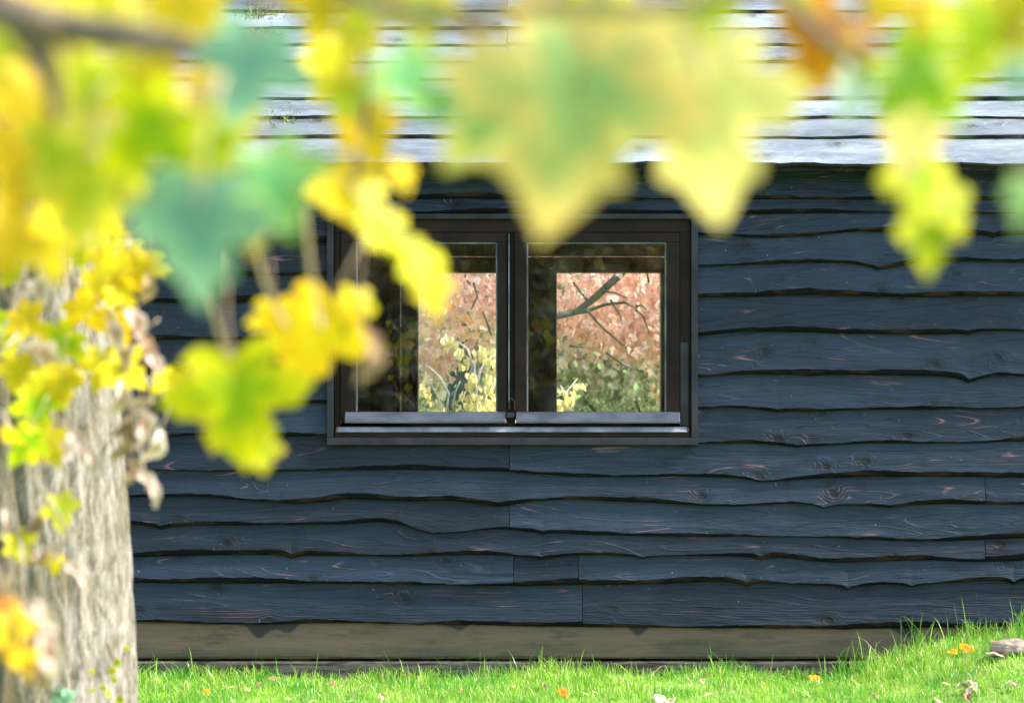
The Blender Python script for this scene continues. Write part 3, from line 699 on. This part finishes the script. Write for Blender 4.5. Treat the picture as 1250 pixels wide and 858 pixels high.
trunk_mesh().build('trunk', M['bark'], tree, smooth=True)
# a big limb and the high crown above the frame (its outermost leaves come down into the picture as the branches below)
lm = MB()
for (a, b, c_) in (((-1.5, -4.7, 3.0), (-.4, -5.3, 4.0), (.9, -6.2, 4.7)), ((-1.55, -4.7, 3.6), (-1.2, -6.5, 4.6), (-.8, -8.6, 5.0)), ((-1.6, -4.6, 3.8), (-2.6, -4.0, 5.0), (-3.4, -3.4, 5.6)), ((-1.55, -4.7, 4.4), (-1.4, -4.9, 5.6), (-1.0, -5.0, 6.6))):
    lm.tube([a, b, c_], [.11, .075, .03], 0, 9)
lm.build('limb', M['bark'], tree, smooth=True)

# ------------------------------------------------------------------ foliage clouds (one mesh per crown)
def star_leaf_cloud(name, centres, n, size, mat, parent, seed, shape, spread, droop=.6, extra_mat=None, group_n=1):
    r = np.random.RandomState(seed); half = {'star': SIMPLE, 'round': ROUND[::2] + [ROUND[-1]], 'needle': [(0, 0), (.09, .3), (.07, .7), (0, 1)]}[shape]
    out = np.array([(x, t) for x, t in half] + [(-x, t) for x, t in half[-2:0:-1]]); m = len(out)
    C = np.array([c_[:3] for c_ in centres]); Rr = np.array([c_[3:6] for c_ in centres]); pk_ = r.choice(len(C), n, p=Rr.prod(1) ** .66 / (Rr.prod(1) ** .66).sum())
    u = r.randn(n, 3); u /= np.linalg.norm(u, axis=1)[:, None]; u *= (r.rand(n) ** (1 / 2.2))[:, None]
    P = C[pk_] + u * Rr[pk_] * (1 + .15 * r.randn(n, 1))
    if spread: P += r.randn(n, 3) * spread
    s_ = size * r.uniform(.6, 1.25, n)
    # local frame: down axis with droop, width axis random
    dn = np.stack([r.randn(n) * (1 - droop), r.randn(n) * (1 - droop), -np.abs(r.randn(n)) * droop - .25], 1); dn /= np.linalg.norm(dn, axis=1)[:, None]
    wv = r.randn(n, 3); wv -= (wv * dn).sum(1)[:, None] * dn; wv /= np.linalg.norm(wv, axis=1)[:, None]; nv = np.cross(dn, wv)
    V = P[:, None] + s_[:, None, None] * (out[None, :, 0, None] * wv[:, None] + out[None, :, 1, None] * dn[:, None] - (.35 * np.abs(out[:, 0]) - .25 * (out[:, 1] - .4) ** 2)[None, :, None] * nv[:, None])
    me = bpy.data.meshes.new(name); off = np.array(wloc(parent)) if parent else np.zeros(3)
    # fan of triangles round a centre vertex
    cen = P + s_[:, None] * .4 * dn; VV = np.concatenate([cen[:, None], V], 1) - off; k = m + 1
    me.vertices.add(n * k); me.vertices.foreach_set('co', VV.ravel())
    tri = np.array([[0, 1 + i, 1 + (i + 1) % m] for i in range(m)]).ravel(); loops = (tri[None] + k * np.arange(n)[:, None]).ravel()
    me.loops.add(len(loops)); me.loops.foreach_set('vertex_index', loops); me.polygons.add(n * m); me.polygons.foreach_set('loop_start', np.arange(0, len(loops), 3))
    me.materials.append(mat); me.update(calc_edges=True); me.validate()
    at_ = me.attributes.new('rim', 'FLOAT', 'POINT'); rim = np.tile(np.r_[0., np.ones(m)], n); at_.data.foreach_set('value', rim)
    o = bpy.data.objects.new(name, me); COL.objects.link(o); o.parent = parent
    return o
CM = {
 'pink': leaf_mat('salmon_pink_maple_leaf', (.95, .62, .48), (.96, .76, .66), (.94, .64, .24), trans=.5, island=True, objvar=.16, noise_scale=1.2),
 'palegold': leaf_mat('pale_gold_leaf', (.88, .74, .24), (.92, .84, .45), (.85, .58, .12), trans=.5, island=True, objvar=.12, noise_scale=1.5),
 'evergreen': leaf_mat('grey_green_needle', (.32, .40, .16), (.52, .58, .28), (.22, .30, .12), trans=.4, island=True, objvar=.3),
 'olive': leaf_mat('olive_autumn_leaf', (.46, .38, .14), (.56, .42, .16), (.52, .33, .13), trans=.5, island=True, objvar=.2, noise_scale=.5),
 'gold': leaf_mat('golden_crown_leaf', (.60, .50, .02), (.76, .60, .04), (.4, .5, .04), trans=.5, island=True, objvar=.2, noise_scale=.8),
 'dark': leaf_mat('dark_wood_leaf', (.36, .40, .22), (.44, .44, .26), (.46, .34, .22), trans=.45, island=True, objvar=.3, noise_scale=.5),
}
star_leaf_cloud('crown', [(-1.6, -4.4, 5.6, 1.6, 1.4, 1.2), (-3.2, -3.6, 6.0, 1.3, 1.2, 1.0), (.2, -6.0, 5.4, 1.3, 1.2, .8), (-.9, -8.2, 5.6, 1.1, 1.2, .7)], 7000, .10, CM['gold'], tree, 21, 'star', .1)

# seen through the shed: pink maple, gold sapling, evergreen shrub, bare trunk, distant wood
M['greenbark'] = simple('green_grey_algae_bark', (.025, .045, .03), (.085, .12, .085), 14, .85, .2, (1, 1, .5), .6)
def q(px, py, d): return at(px, py, d)
pm = empty('pink_maple_tree', (2.6, 7.0, 0), 'salmon pink maple behind the shed, filling the right hand pane', 'tree')
tb = MB(); dT = 18.5
tb.tube([(2.9, 7.0, -.1), (2.85, 7.0, 1.2), (2.7, 6.9, 2.4), (2.4, 6.9, 4.2)], [.16, .13, .11, .06], 0, 10)
tb.build('trunk', M['greenbark'], pm, smooth=True)
br = MB()
br.tube([q(900, 190, dT+.2), q(800, 285, dT+.1), q(757, 335, dT), q(728, 362, dT), q(705, 380, dT), q(680, 386, dT-.1), q(640, 392, dT-.2)], [.045, .036, .028, .027, .025, .023, .018], 0, 8)
br.tube([q(690, 384, dT), q(715, 380, dT-.1), q(738, 372, dT-.1), q(762, 369, dT-.1), q(775, 376, dT-.1)], [.018, .016, .013, .010, .005], 0, 6)
for pts in ([(757,335),(700,360),(716,378),(735,400),(765,425)], [(735,355),(752,358),(765,364)], [(775,378),(785,386),(793,408)], [(790,332),(792,345)], [(745,366),(757,385),(760,398)], [(776,374),(783,372),(789,378)], [(695,422),(713,424)], [(578,345),(583,362),(575,378)], [(590,380),(600,410)], [(740,430),(760,445),(775,452)], [(700,345),(716,366)]):
    br.tube([q(p[0], p[1], dT - .15 + .03 * i) for i, p in enumerate(pts[-3:] if len(pts) > 4 else pts)], [.009, .007, .005, .004][:len(pts[-3:] if len(pts) > 4 else pts)], 0, 5)
br.build('limb', M['greenbark'], pm, smooth=True)
star_leaf_cloud('crown', [(1.3, 6.9, 2.0, .9, .6, .55), (.9, 7.5, 2.1, .8, .5, .7), (1.9, 7.4, 1.9, .9, .6, .65), (.1, 7.0, 2.35, .8, .5, .42), (-.45, 7.3, 1.95, .55, .4, .5), (.45, 7.0, 1.7, .25, .2, .2), (1.45, 6.9, 1.42, .42, .3, .2), (.85, 6.8, 1.6, .35, .2, .22), (1.2, 6.8, 1.25, .2, .15, .1), (1.75, 6.8, 1.5, .25, .2, .25), (1.0, 7.0, 1.75, .9, .2, .3), (-.1, 7.0, 1.75, .5, .15, .35), (2.6, 8.9, 3.6, 1.3, .9, 1.1), (1.0, 9.0, 3.6, 1.4, .9, .8), (-.6, 7.3, 1.45, .25, .2, .16)], 17000, .062, CM['pink'], pm, 5, 'star', .03)
gs = empty('gold_sapling', (-.25, 6.0, 0), 'thin pale stemmed sapling with pale gold leaves, behind the shed in the left pane', 'tree')
d6 = 18.0; stb = MB()
stb.tube([q(592, 760, d6), q(590, 560, d6), q(582, 500, d6), (q(581, 470, d6)), q(578, 445, d6), q(570, 425, d6), q(556, 416, d6)], [.02, .016, .012, .010, .008, .006, .004], 0, 6)
for pts in ([(582,480),(586,452),(594,440)], [(578,445),(574,455),(571,470)], [(583,500),(600,470),(606,455)], [(560,520),(540,497),(532,480),(526,468)], [(545,500),(548,480),(537,460),(524,448),(518,446)], [(580,520),(560,495),(575,492)], [(552,498),(556,478),(562,465)], [(590,540),(640,500),(690,480),(705,462)], [(690,482),(684,470)]):
    stb.tube([q(p[0], p[1], d6 + .02 * i) for i, p in enumerate(pts)], list(np.linspace(.008, .003, len(pts))), 0, 5)
M['paletwig'] = simple('pale_silver_stem', (.5, .47, .44), (.7, .67, .64), 20, .6, .2)
stb.build('trunk', M['paletwig'], gs, smooth=True)
gc = []
for (px, py, rx, rz) in ((602,440,10,14),(588,430,10,8),(545,412,8,8),(552,420,10,8),(562,426,6,6),(575,460,6,10),(598,465,10,12),(604,490,10,12),(585,482,16,12),(570,487,12,10),(590,498,20,10),(540,505,16,6),(522,478,7,7),(530,490,6,6),(568,445,4,8),(515,470,5,10),(680,495,12,10),(695,486,10,8),(706,468,4,8),(690,475,8,6),(575,520,30,12),(640,510,40,14)):
    p = q(px, py, d6); k6 = S * d6 / D; gc.append((p.x, p.y, p.z, rx * k6, .12, rz * k6))
star_leaf_cloud('crown', gc, 300, .05, CM['palegold'], gs, 8, 'round', .01, .85)
sh = empty('evergreen_shrub', (1.3, 7.6, 0), 'grey green needled shrub under the pink maple behind the shed', 'shrub')
sb_ = MB()
for k in range(9): a = k * .7; sb_.tube([(1.3, 7.6, 0), (1.3 + .3 * math.cos(a), 7.6 + .3 * math.sin(a), .6), (1.3 + .8 * math.cos(a), 7.6 + .5 * math.sin(a), 1.15)], [.03, .02, .008], 0, 5)
sb_.build('stem', M['greenbark'], sh)
star_leaf_cloud('foliage', [(1.3, 7.7, .80, 1.1, .6, .52), (.6, 7.7, .7, .5, .4, .42), (1.9, 7.6, .95, .6, .5, .45), (-.5, 7.9, .7, .6, .4, .45)], 30000, .052, CM['evergreen'], sh, 9, 'needle', .02, .3)
bt = empty('grey_trunk_tree', (-.66, 8.6, 0), 'thick green grey trunk behind the sapling, seen through the left pane', 'tree')
t2 = MB(); t2.tube([(q(560, 700, 20.6).x, 8.6, -.1), q(562, 500, 20.6), q(572, 440, 20.6), q(578, 390, 20.6), q(584, 330, 20.6), q(590, 100, 20.6)], [.17, .135, .13, .12, .11, .07], 0, 14)
t2.build('trunk', M['greenbark'], bt, smooth=True)
star_leaf_cloud('crown', [(-.4, 8.8, 5.0, 1.5, 1.3, 1.2)], 2500, .12, CM['olive'], bt, 12, 'star', .1)
fw = star_leaf_cloud('far_woodland', [(x, 14 + 1.5 * math.sin(x * 2), 1.6 + .5 * math.sin(x * 1.7), 1.5, 1.2, 1.9) for x in np.arange(-9, 10, 1.3)], 50000, .10, CM['dark'], None, 31, 'round', .1)
tag(fw, 'dark green and brown wood beyond the trees behind the shed', 'woodland', kind='stuff')
ww = star_leaf_cloud('woodland', [(x, -22 + 2 * math.sin(x * 1.3), 2.2 + .8 * math.sin(x * 2.1), 1.6, 1.5, 2.6) for x in np.arange(-9, 9.5, 1.1)], 90000, .17, CM['olive'], None, 33, 'star', .2)
tag(ww, 'olive autumn wood mirrored in the window glass', 'woodland', kind='stuff')

# ------------------------------------------------------------------ foreground branches and their hanging leaves
def scatter(parent, boxes, n, seed, kinds, size, dist, shape='maple', yaw=50):
    r = random.Random(seed)
    for i in range(n):
        x0, y0, x1, y1 = boxes[i % len(boxes)]
        k = r.choice(kinds); dd = r.uniform(*dist)
        put_leaf(parent, r.uniform(x0, x1), r.uniform(y0, y1), r.uniform(*size), dd, k, r.uniform(-50, 50), r.uniform(-yaw, yaw), r.uniform(-25, 35), shape if k not in ('dry', 'brown') or r.random() < .3 else 'curled', thin=True)

# 1: the near branch over the top left
b1 = branch('thick blurred brown branch with yellow and blue green leaves across the top left corner', (0, 0, 1.7))
wood(b1, [(-260,-80,1.9),(-60,-10,1.75),(30,22,1.7),(90,36,1.7),(160,46,1.65),(230,60,1.6)], .017, .009, 'stem')
wood(b1, [(20,20,1.7),(45,60,1.7),(62,95,1.7),(70,150,1.7)], .014, .004)
for a in [(300,88,150,1.77,'teal',15,10,10),(240,285,185,1.71,'teal',4,-8,5),(338,228,135,1.82,'green',-20,25,5),(212,268,120,1.85,'teal',60,10,0),
          (180,165,150,1.9,'lime',50,20,0),(250,180,130,1.94,'lime',-20,10,0),(110,110,130,1.94,'lemon',20,20,0),(50,130,140,2.05,'yellow',-10,30,0),(100,245,140,1.94,'lemon',10,-10,0),
          (150,215,90,1.99,'lemon',-30,10,0),(30,210,130,2.05,'yellow',15,20,0),(70,190,110,1.88,'lemon',30,0,0),(210,20,130,2.17,'yellow',20,0,0),(270,150,100,2.05,'lemon',0,0,0),
          (0,60,140,2.17,'lemon',0,20,0),(170,95,90,2.1,'yellow',0,0,0),(110,15,110,2.0,'yellow',0,20,0),(312,292,48,2.0,'amber',0,45,0),(250,110,80,2.0,'yellow',20,30,0),(140,175,100,2.17,'mixed',0,0,0),
          (45,80,80,2.4,'brown',20,20,0),(95,55,60,2.4,'brown',-30,20,0),(128,100,60,2.2,'dry',-30,20,0),(100,270,60,2.2,'dry',-30,20,0),(10,300,90,2.2,'yellow',10,20,0),(60,310,80,2.4,'yellow',-20,20,0)]:
    put_leaf(b1, a[0], a[1], a[2], a[3], a[4], a[5], a[6], a[7])
# 2: further yellow spray filling the left
b2 = branch('spray of small yellow leaves hanging behind the nearest leaves at the upper left', (60, -60, 2.7))
wood(b2, [(-200,-60,2.9),(0,-20,2.8),(150,-10,2.7),(300,-12,2.6),(420,-5,2.6)], .007, .003, 'stem')
wood(b2, [(-60,-10,2.8),(-10,120,2.8),(20,240,2.9),(40,330,3.0)], .004, .002); wood(b2, [(300,-12,2.6),(370,30,2.6),(420,120,2.6)], .003, .002)
scatter(b2, [(0,0,130,90),(-10,90,110,190),(-10,190,120,270),(110,60,240,150),(150,-10,270,30),(50,220,150,280),(0,0,90,60)], 70, 3, ['yellow','yellow','lemon','lime','amber','yellow'], (50, 90), (2.3, 3.2))
# 3: the yellow vertical spray left of centre and the long diagonal leaf over the window
b3 = branch('row of bright yellow leaves drooping from the top over the left half of the window', (450, -30, 2.3))
wood(b3, [(300,-60,2.4),(400,-20,2.35),(440,40,2.3),(450,120,2.3),(440,180,2.3),(436,225,2.3)], .0045, .002, 'stem')
for a in [(445,12,130,2.2,'lemon',20,10,0),(390,8,90,2.2,'yellow',0,0,0),(412,75,95,2.3,'yellow',-15,20,0),(430,125,105,2.3,'lemon',10,10,0),(452,170,85,2.3,'yellow',-25,10,0),(400,95,70,2.4,'yellow',30,0,0),
          (428,250,112,2.35,'mottled',-40,55,0),(478,288,100,2.3,'mottled',-46,58,10),(515,335,112,2.3,'lime',-28,64,0),(455,240,60,2.4,'lemon',-30,40,0),(415,232,85,2.3,'yellow',-20,20,0),(492,215,46,2.2,'yellow',-20,40,0),(528,358,62,2.3,'yellow',-20,40,0),(520,15,90,2.0,'lemon',10,0,0)]:
    put_leaf(b3, *a[:8])
put_leaf(b3, 500, 98, 105, 1.7, 'green', -30, 20, 0); put_leaf(b3, 452, 432, 78, 2.4, 'brown', -6, 50, 0, 'curled')
# 4: the largest leaves, top centre
b4 = branch('huge blurred green and yellow leaf hanging in the top centre from a thin brown branch', (700, -30, 1.35))
wood(b4, [(420,-10,1.6),(520,22,1.5),(600,16,1.45),(700,4,1.4),(820,6,1.4),(940,-20,1.4)], .0055, .004, 'stem')
for a in [(698,138,320,1.56,'mixed',9,12,8),(858,150,250,1.62,'palemix',-6,-12,5),(590,150,150,1.66,'mixed',40,20,0),(770,120,150,1.7,'green',10,10,0),(660,190,150,1.7,'mixed',5,30,0),(665,50,130,1.8,'yellow',30,20,0),(805,70,150,1.75,'mixed',0,0,0),(860,20,90,1.7,'lemon',0,0,0),(570,30,70,1.8,'brown',60,50,30),(730,20,110,1.7,'lemon',20,20,0),(790,20,60,1.8,'pale',0,0,0),(540,130,60,1.6,'green',40,40,0)]:
    put_leaf(b4, *a[:8])
# 5: right-hand branch
b5 = branch('orange, green and yellow leaves on the branch across the top right corner', (1080, -20, 1.8))
wood(b5, [(940,-20,1.9),(1000,40,1.8),(1050,78,1.8),(1110,98,1.8),(1190,82,1.8),(1300,60,1.85)], .005, .004, 'stem')
wood(b5, [(1045,-60,1.9),(1050,0,1.85),(1058,60,1.8)], .004, .003)
for a in [(1005,62,150,1.85,'orange',25,20,10),(1035,70,70,1.8,'amber',-20,10,0),(972,98,56,1.85,'amber',10,20,0),(1125,100,150,1.72,'deep',-50,20,0),(1040,115,80,1.8,'mint',10,40,0),(1125,20,85,1.8,'yellow',0,20,0),(1195,50,150,1.7,'lemon',20,15,0),
          (1235,20,120,1.7,'yellow',-10,0,0),(1110,170,105,1.9,'pale',0,35,0),(1122,225,120,1.95,'lemon',-8,35,0),(1130,290,100,2.0,'lime',-8,30,0),(1160,255,80,2.0,'lemon',-30,30,0),(1250,245,80,1.6,'green',0,40,0),(1245,95,60,1.6,'teal',0,20,0),(985,18,100,1.9,'lemon',10,20,0),(1075,10,80,2.0,'yellow',20,20,0)]:
    put_leaf(b5, *a[:8])
# 6: the clearest pair in front of the boards
b6 = branch('pair of yellow leaves on long tan stalks hanging left of the window', (320, 300, 2.7))
wood(b6, [(236,250,2.5),(248,330,2.6),(266,400,2.65),(280,440,2.7)], .0026, .0020, 'stalk', 'petiole'); wood(b6, [(312,300,2.6),(322,340,2.65),(336,372,2.7),(350,400,2.7)], .0024, .0018, 'stalk', 'petiole')
wood(b6, [(372,260,2.6),(378,320,2.65),(386,370,2.7),(392,400,2.7)], .0026, .0020, 'stalk', 'petiole')
for a in [(290,492,172,2.65,'lime',-8,8,8),(386,415,150,2.75,'amber',20,25,10),(225,480,70,2.8,'yellow',60,20,0),(340,395,75,2.8,'yellow',-10,20,0),(320,555,52,2.7,'lemon',-6,20,0),(432,380,70,2.75,'yellow',10,40,0),(270,520,70,2.75,'yellow',20,0,0)]:
    put_leaf(b6, *a[:8], thin=True)
# 7: climber and dead leaves in front of the trunk
b7 = branch('tangle of withered pale leaves and small yellow leaves in front of the trunk', (60, 300, 4.6))
for pts in ([(60,250,4.6),(30,330,4.6),(0,410,4.6),(-40,470,4.6)],[(75,280,4.6),(68,360,4.6),(30,400,4.6),(-10,440,4.5)],[(60,250,4.6),(120,340,4.6),(150,430,4.6),(165,520,4.6),(180,600,4.6)],[(0,500,4.4),(40,580,4.4),(80,650,4.4),(50,700,4.4)],[(-20,560,4.5),(20,640,4.5),(30,720,4.4)],[(150,430,4.6),(185,470,4.6),(215,500,4.6)]):
    wood(b7, pts, .0035, .002, 'twig', 'greytwig')
scatter(b7, [(0,290,110,350),(0,350,70,420),(0,420,80,500),(10,480,90,560),(90,300,170,390),(120,350,165,470)], 32, 9, ['yellow','yellow','lemon','lime','lime','amber','dry','brown','dry'], (36, 68), (4.2, 5.0))
for a in [(128,345,60,'yellow',-40,20),(150,362,52,'amber',-40,30),(155,320,60,'lemon',0,20),(175,330,60,'yellow',10,10),(180,350,50,'brown',0,30),(140,410,50,'dry',-30,40),(165,395,60,'dry',-45,40),(190,450,58,'dry',-30,40),(180,425,50,'brown',-20,40),(205,470,46,'yellow',-30,30),
          (125,450,66,'yellow',0,40),(145,485,62,'dry',10,40),(170,490,56,'dry',60,40),(175,520,64,'dry',-10,40),(188,545,60,'dry',15,40),(182,592,56,'dry',-50,45),(150,540,60,'brown',0,50),(160,575,46,'brown',0,40),(152,520,50,'brown',20,40),
          (95,540,50,'dry',-45,45),(60,545,60,'yellow',-35,30),(45,500,70,'lime',-10,30),(75,470,60,'yellow',0,30),(20,455,60,'yellow',0,20),(75,625,58,'lemon',-15,40),(25,668,50,'yellow',-30,40),(68,690,30,'amber',0,30),(95,700,55,'dry',-60,40),(50,680,50,'brown',50,50),(18,700,40,'dry',20,40),(40,640,50,'brown',20,50),(5,640,50,'dry',0,50),(110,560,50,'dry',-40,40)]:
    put_leaf(b7, a[0], a[1], a[2], 4.5, a[3], a[4], a[5], 10, 'curled' if a[3] in ('dry', 'brown') else 'maple', thin=True)
b8 = branch('long orange yellow leaf and curled pale dead leaf hanging at the lower left edge', (0, 660, 3.0))
wood(b8, [(-80,640,3.0),(-20,680,3.0),(10,725,3.0)], .003, .002, 'twig', 'greytwig')
for a in [(14,778,84,'yellow',-18,58,'maple'),(4,745,56,'orange',-10,55,'maple'),(30,808,54,'amber',-20,60,'maple'),(50,750,62,'dry',-60,30,'curled'),(60,800,75,'dry',-22,30,'curled'),(48,825,50,'brown',-10,30,'curled'),(6,720,42,'brown',0,40,'curled')]:
    put_leaf(b8, a[0], a[1], a[2], 3.0, a[3], a[4], a[5], 5, a[6])

# ------------------------------------------------------------------ small plants, litter, stone
def sprig(px, py, dist, h, n, label, mat, seed, size=.028):
    r = random.Random(seed); p = at(px, py, dist); e = empty('ivy_sprig', p, label, 'plant')
    s_ = MB(); pts = [p + Vector((.02 * math.sin(k), 0, h * k / 4)) for k in range(5)]; s_.tube(pts, [.003, .003, .002, .002, .001], 0, 5); s_.build('stem', M['greytwig'], e)
    for i in range(n):
        me = get_leaf(mat, i % 3, 'round'); o = bpy.data.objects.new('leaf', me); COL.objects.link(o); o.parent = e
        o.location = Vector((r.uniform(-.05, .05), r.uniform(-.03, .02), h * r.uniform(.1, 1.1))); sc = size * r.uniform(.6, 1.2); o.scale = (sc,) * 3
        o.rotation_euler = (r.uniform(-.5, .9), r.uniform(-1.5, 1.5), r.uniform(-.8, .8))
sprig(135, 880, 6.75, .19, 12, 'green sprig climbing the foot of the trunk', 'lime', 3, .020)
sprig(78, 880, 6.4, .08, 8, 'bluish pale leafed sprig in front of the trunk foot', 'teal', 4, .034)
def litter(px, py, size, kind, label, roll, shape='maple', flat=70, cat='fallen leaf'):
    # cast from the lens to the ground
    k = None
    for dd in np.arange(D - 3.2, D - .06, .01):
        p = at(px, py, dd)
        if p.z <= float(gh(p.x, p.y)) + .045: k = p; break
    if k is None: k = at(px, py, D - .12)
    k.z = max(k.z, float(gh(k.x, k.y)) + .04)
    o = bpy.data.objects.new('fallen_leaf', get_leaf(kind, int(px) % 4, shape, stalk=False)); COL.objects.link(o); o.location = k; o.scale = (size,) * 3; o.rotation_euler = (R(-flat + 15 * math.sin(px)), R(15 * math.cos(px)), R(roll)); return tag(o, label, cat, 'fallen leaves lying in the grass')
for a in [(1172,788,.085,'orange','orange fallen leaf on the grassy mound',80,'maple'),(1160,793,.05,'orange','small orange leaf left of the bigger one on the mound',20,'maple'),(1205,797,.08,'dry','pale tan fallen leaf left of the stone',70,'round'),
          (1180,832,.075,'dry','bleached leaf at the top of the pale cluster in the grass',30,'curled'),(1168,836,.07,'dry','bleached leaf at the left of the pale cluster in the grass',110,'curled'),(1190,838,.07,'dry','bleached leaf at the right of the pale cluster in the grass',-60,'curled'),(1178,846,.06,'brown','brown leaf under the pale cluster in the grass',10,'curled'),
          (1228,832,.07,'dry','grey curled leaf in the grass below the stone',80,'curled'),(1138,852,.06,'dry','pale leaf low in the grass left of the cluster',50,'curled'),(994,824,.055,'orange','small salmon leaf upright in the grass right of centre',5,'round'),(857,828,.03,'brown','tiny brown leaf in the grass, right of the window',0,'round'),
          (681,842,.07,'orange','orange brown leaf on the bare patch in the grass',75,'maple'),(662,833,.04,'brown','brown scrap behind the orange leaf on the bare patch',20,'curled'),(805,848,.055,'dry','whitish leaf standing in the grass at the bottom centre',5,'round'),(820,852,.055,'dry','whitish leaf at the bottom edge, right of its twin',-20,'round'),
          (402,830,.05,'brown','brown leaf in the grass near the trunk',40,'curled'),(248,842,.045,'orange','orange leaf in the grass beside the trunk',60,'maple'),(330,826,.04,'brown','brown leaf in the grass between trunk and window',60,'maple'),(1060,846,.05,'brown','dark brown leaf in the grass before the mound',60,'curled'),(460,846,.05,'dry','pale leaf in the grass below the window corner',60,'curled'),(560,838,.04,'brown','brown leaf in the grass below the window',40,'curled')]:
    litter(*a[:6], shape=a[6])
r9 = np.random.RandomState(77); sc_ = []
for _ in range(230):
    x = r9.uniform(-2.6, 2.8); y = -r9.rand() ** .8 * 1.4 - .08; sc_.append((x, y, float(gh(x, y)) + .035))
L['scrap'] = leaf_mat('dry_leaf_scrap', (.36, .24, .12), (.55, .42, .28), (.2, .11, .05), trans=.2, island=True, objvar=.5)
lit = MB()
for p in sc_:
    a = r9.rand() * 6.28; l_ = r9.uniform(.008, .026); u_ = Vector((math.cos(a), math.sin(a), r9.uniform(-.3, .5))) * l_; v_ = Vector((-math.sin(a), math.cos(a), r9.uniform(-.2, .6))) * l_ * .5; p = Vector(p)
    lit.add([p - u_, p - v_ * .8 + u_ * .2, p + u_, p + v_ + u_ * .1], [(0, 1, 2), (0, 2, 3)])
tag(lit.build('leaf_litter', L['scrap']), 'tiny dry leaf scraps and straw scattered through the grass', 'leaf litter', kind='stuff')
def stone():
    import bmesh
    bm = bmesh.new(); bmesh.ops.create_icosphere(bm, subdivisions=4, radius=1); r = np.random.RandomState(4); pl_ = r.randn(9, 3); pl_ /= np.linalg.norm(pl_, axis=1)[:, None]
    for v in bm.verts:
        c = np.array(v.co); 
        for pn in pl_:
            d_ = c @ pn
            if d_ > .72: c = c - pn * (d_ - .72)
        c += .03 * np.sin(c[[1, 2, 0]] * 7) + .012 * np.sin(c[[2, 0, 1]] * 19); v.co = Vector(c * np.array([.12, .08, .045]))
    me = bpy.data.meshes.new('stone'); bm.to_mesh(me); bm.free(); me.materials.append(simple('tan_grey_stone', (.13, .10, .08), (.30, .23, .17), 22, .8, .3, bump=.6)); 
    o = bpy.data.objects.new('stone', me); COL.objects.link(o); p = at(1240, 792, D - .55); o.location = (p.x, p.y, float(gh(p.x, p.y)) + .022); tag(o, 'tan and grey stone half buried in the grassy mound at the right edge', 'stone')
stone()
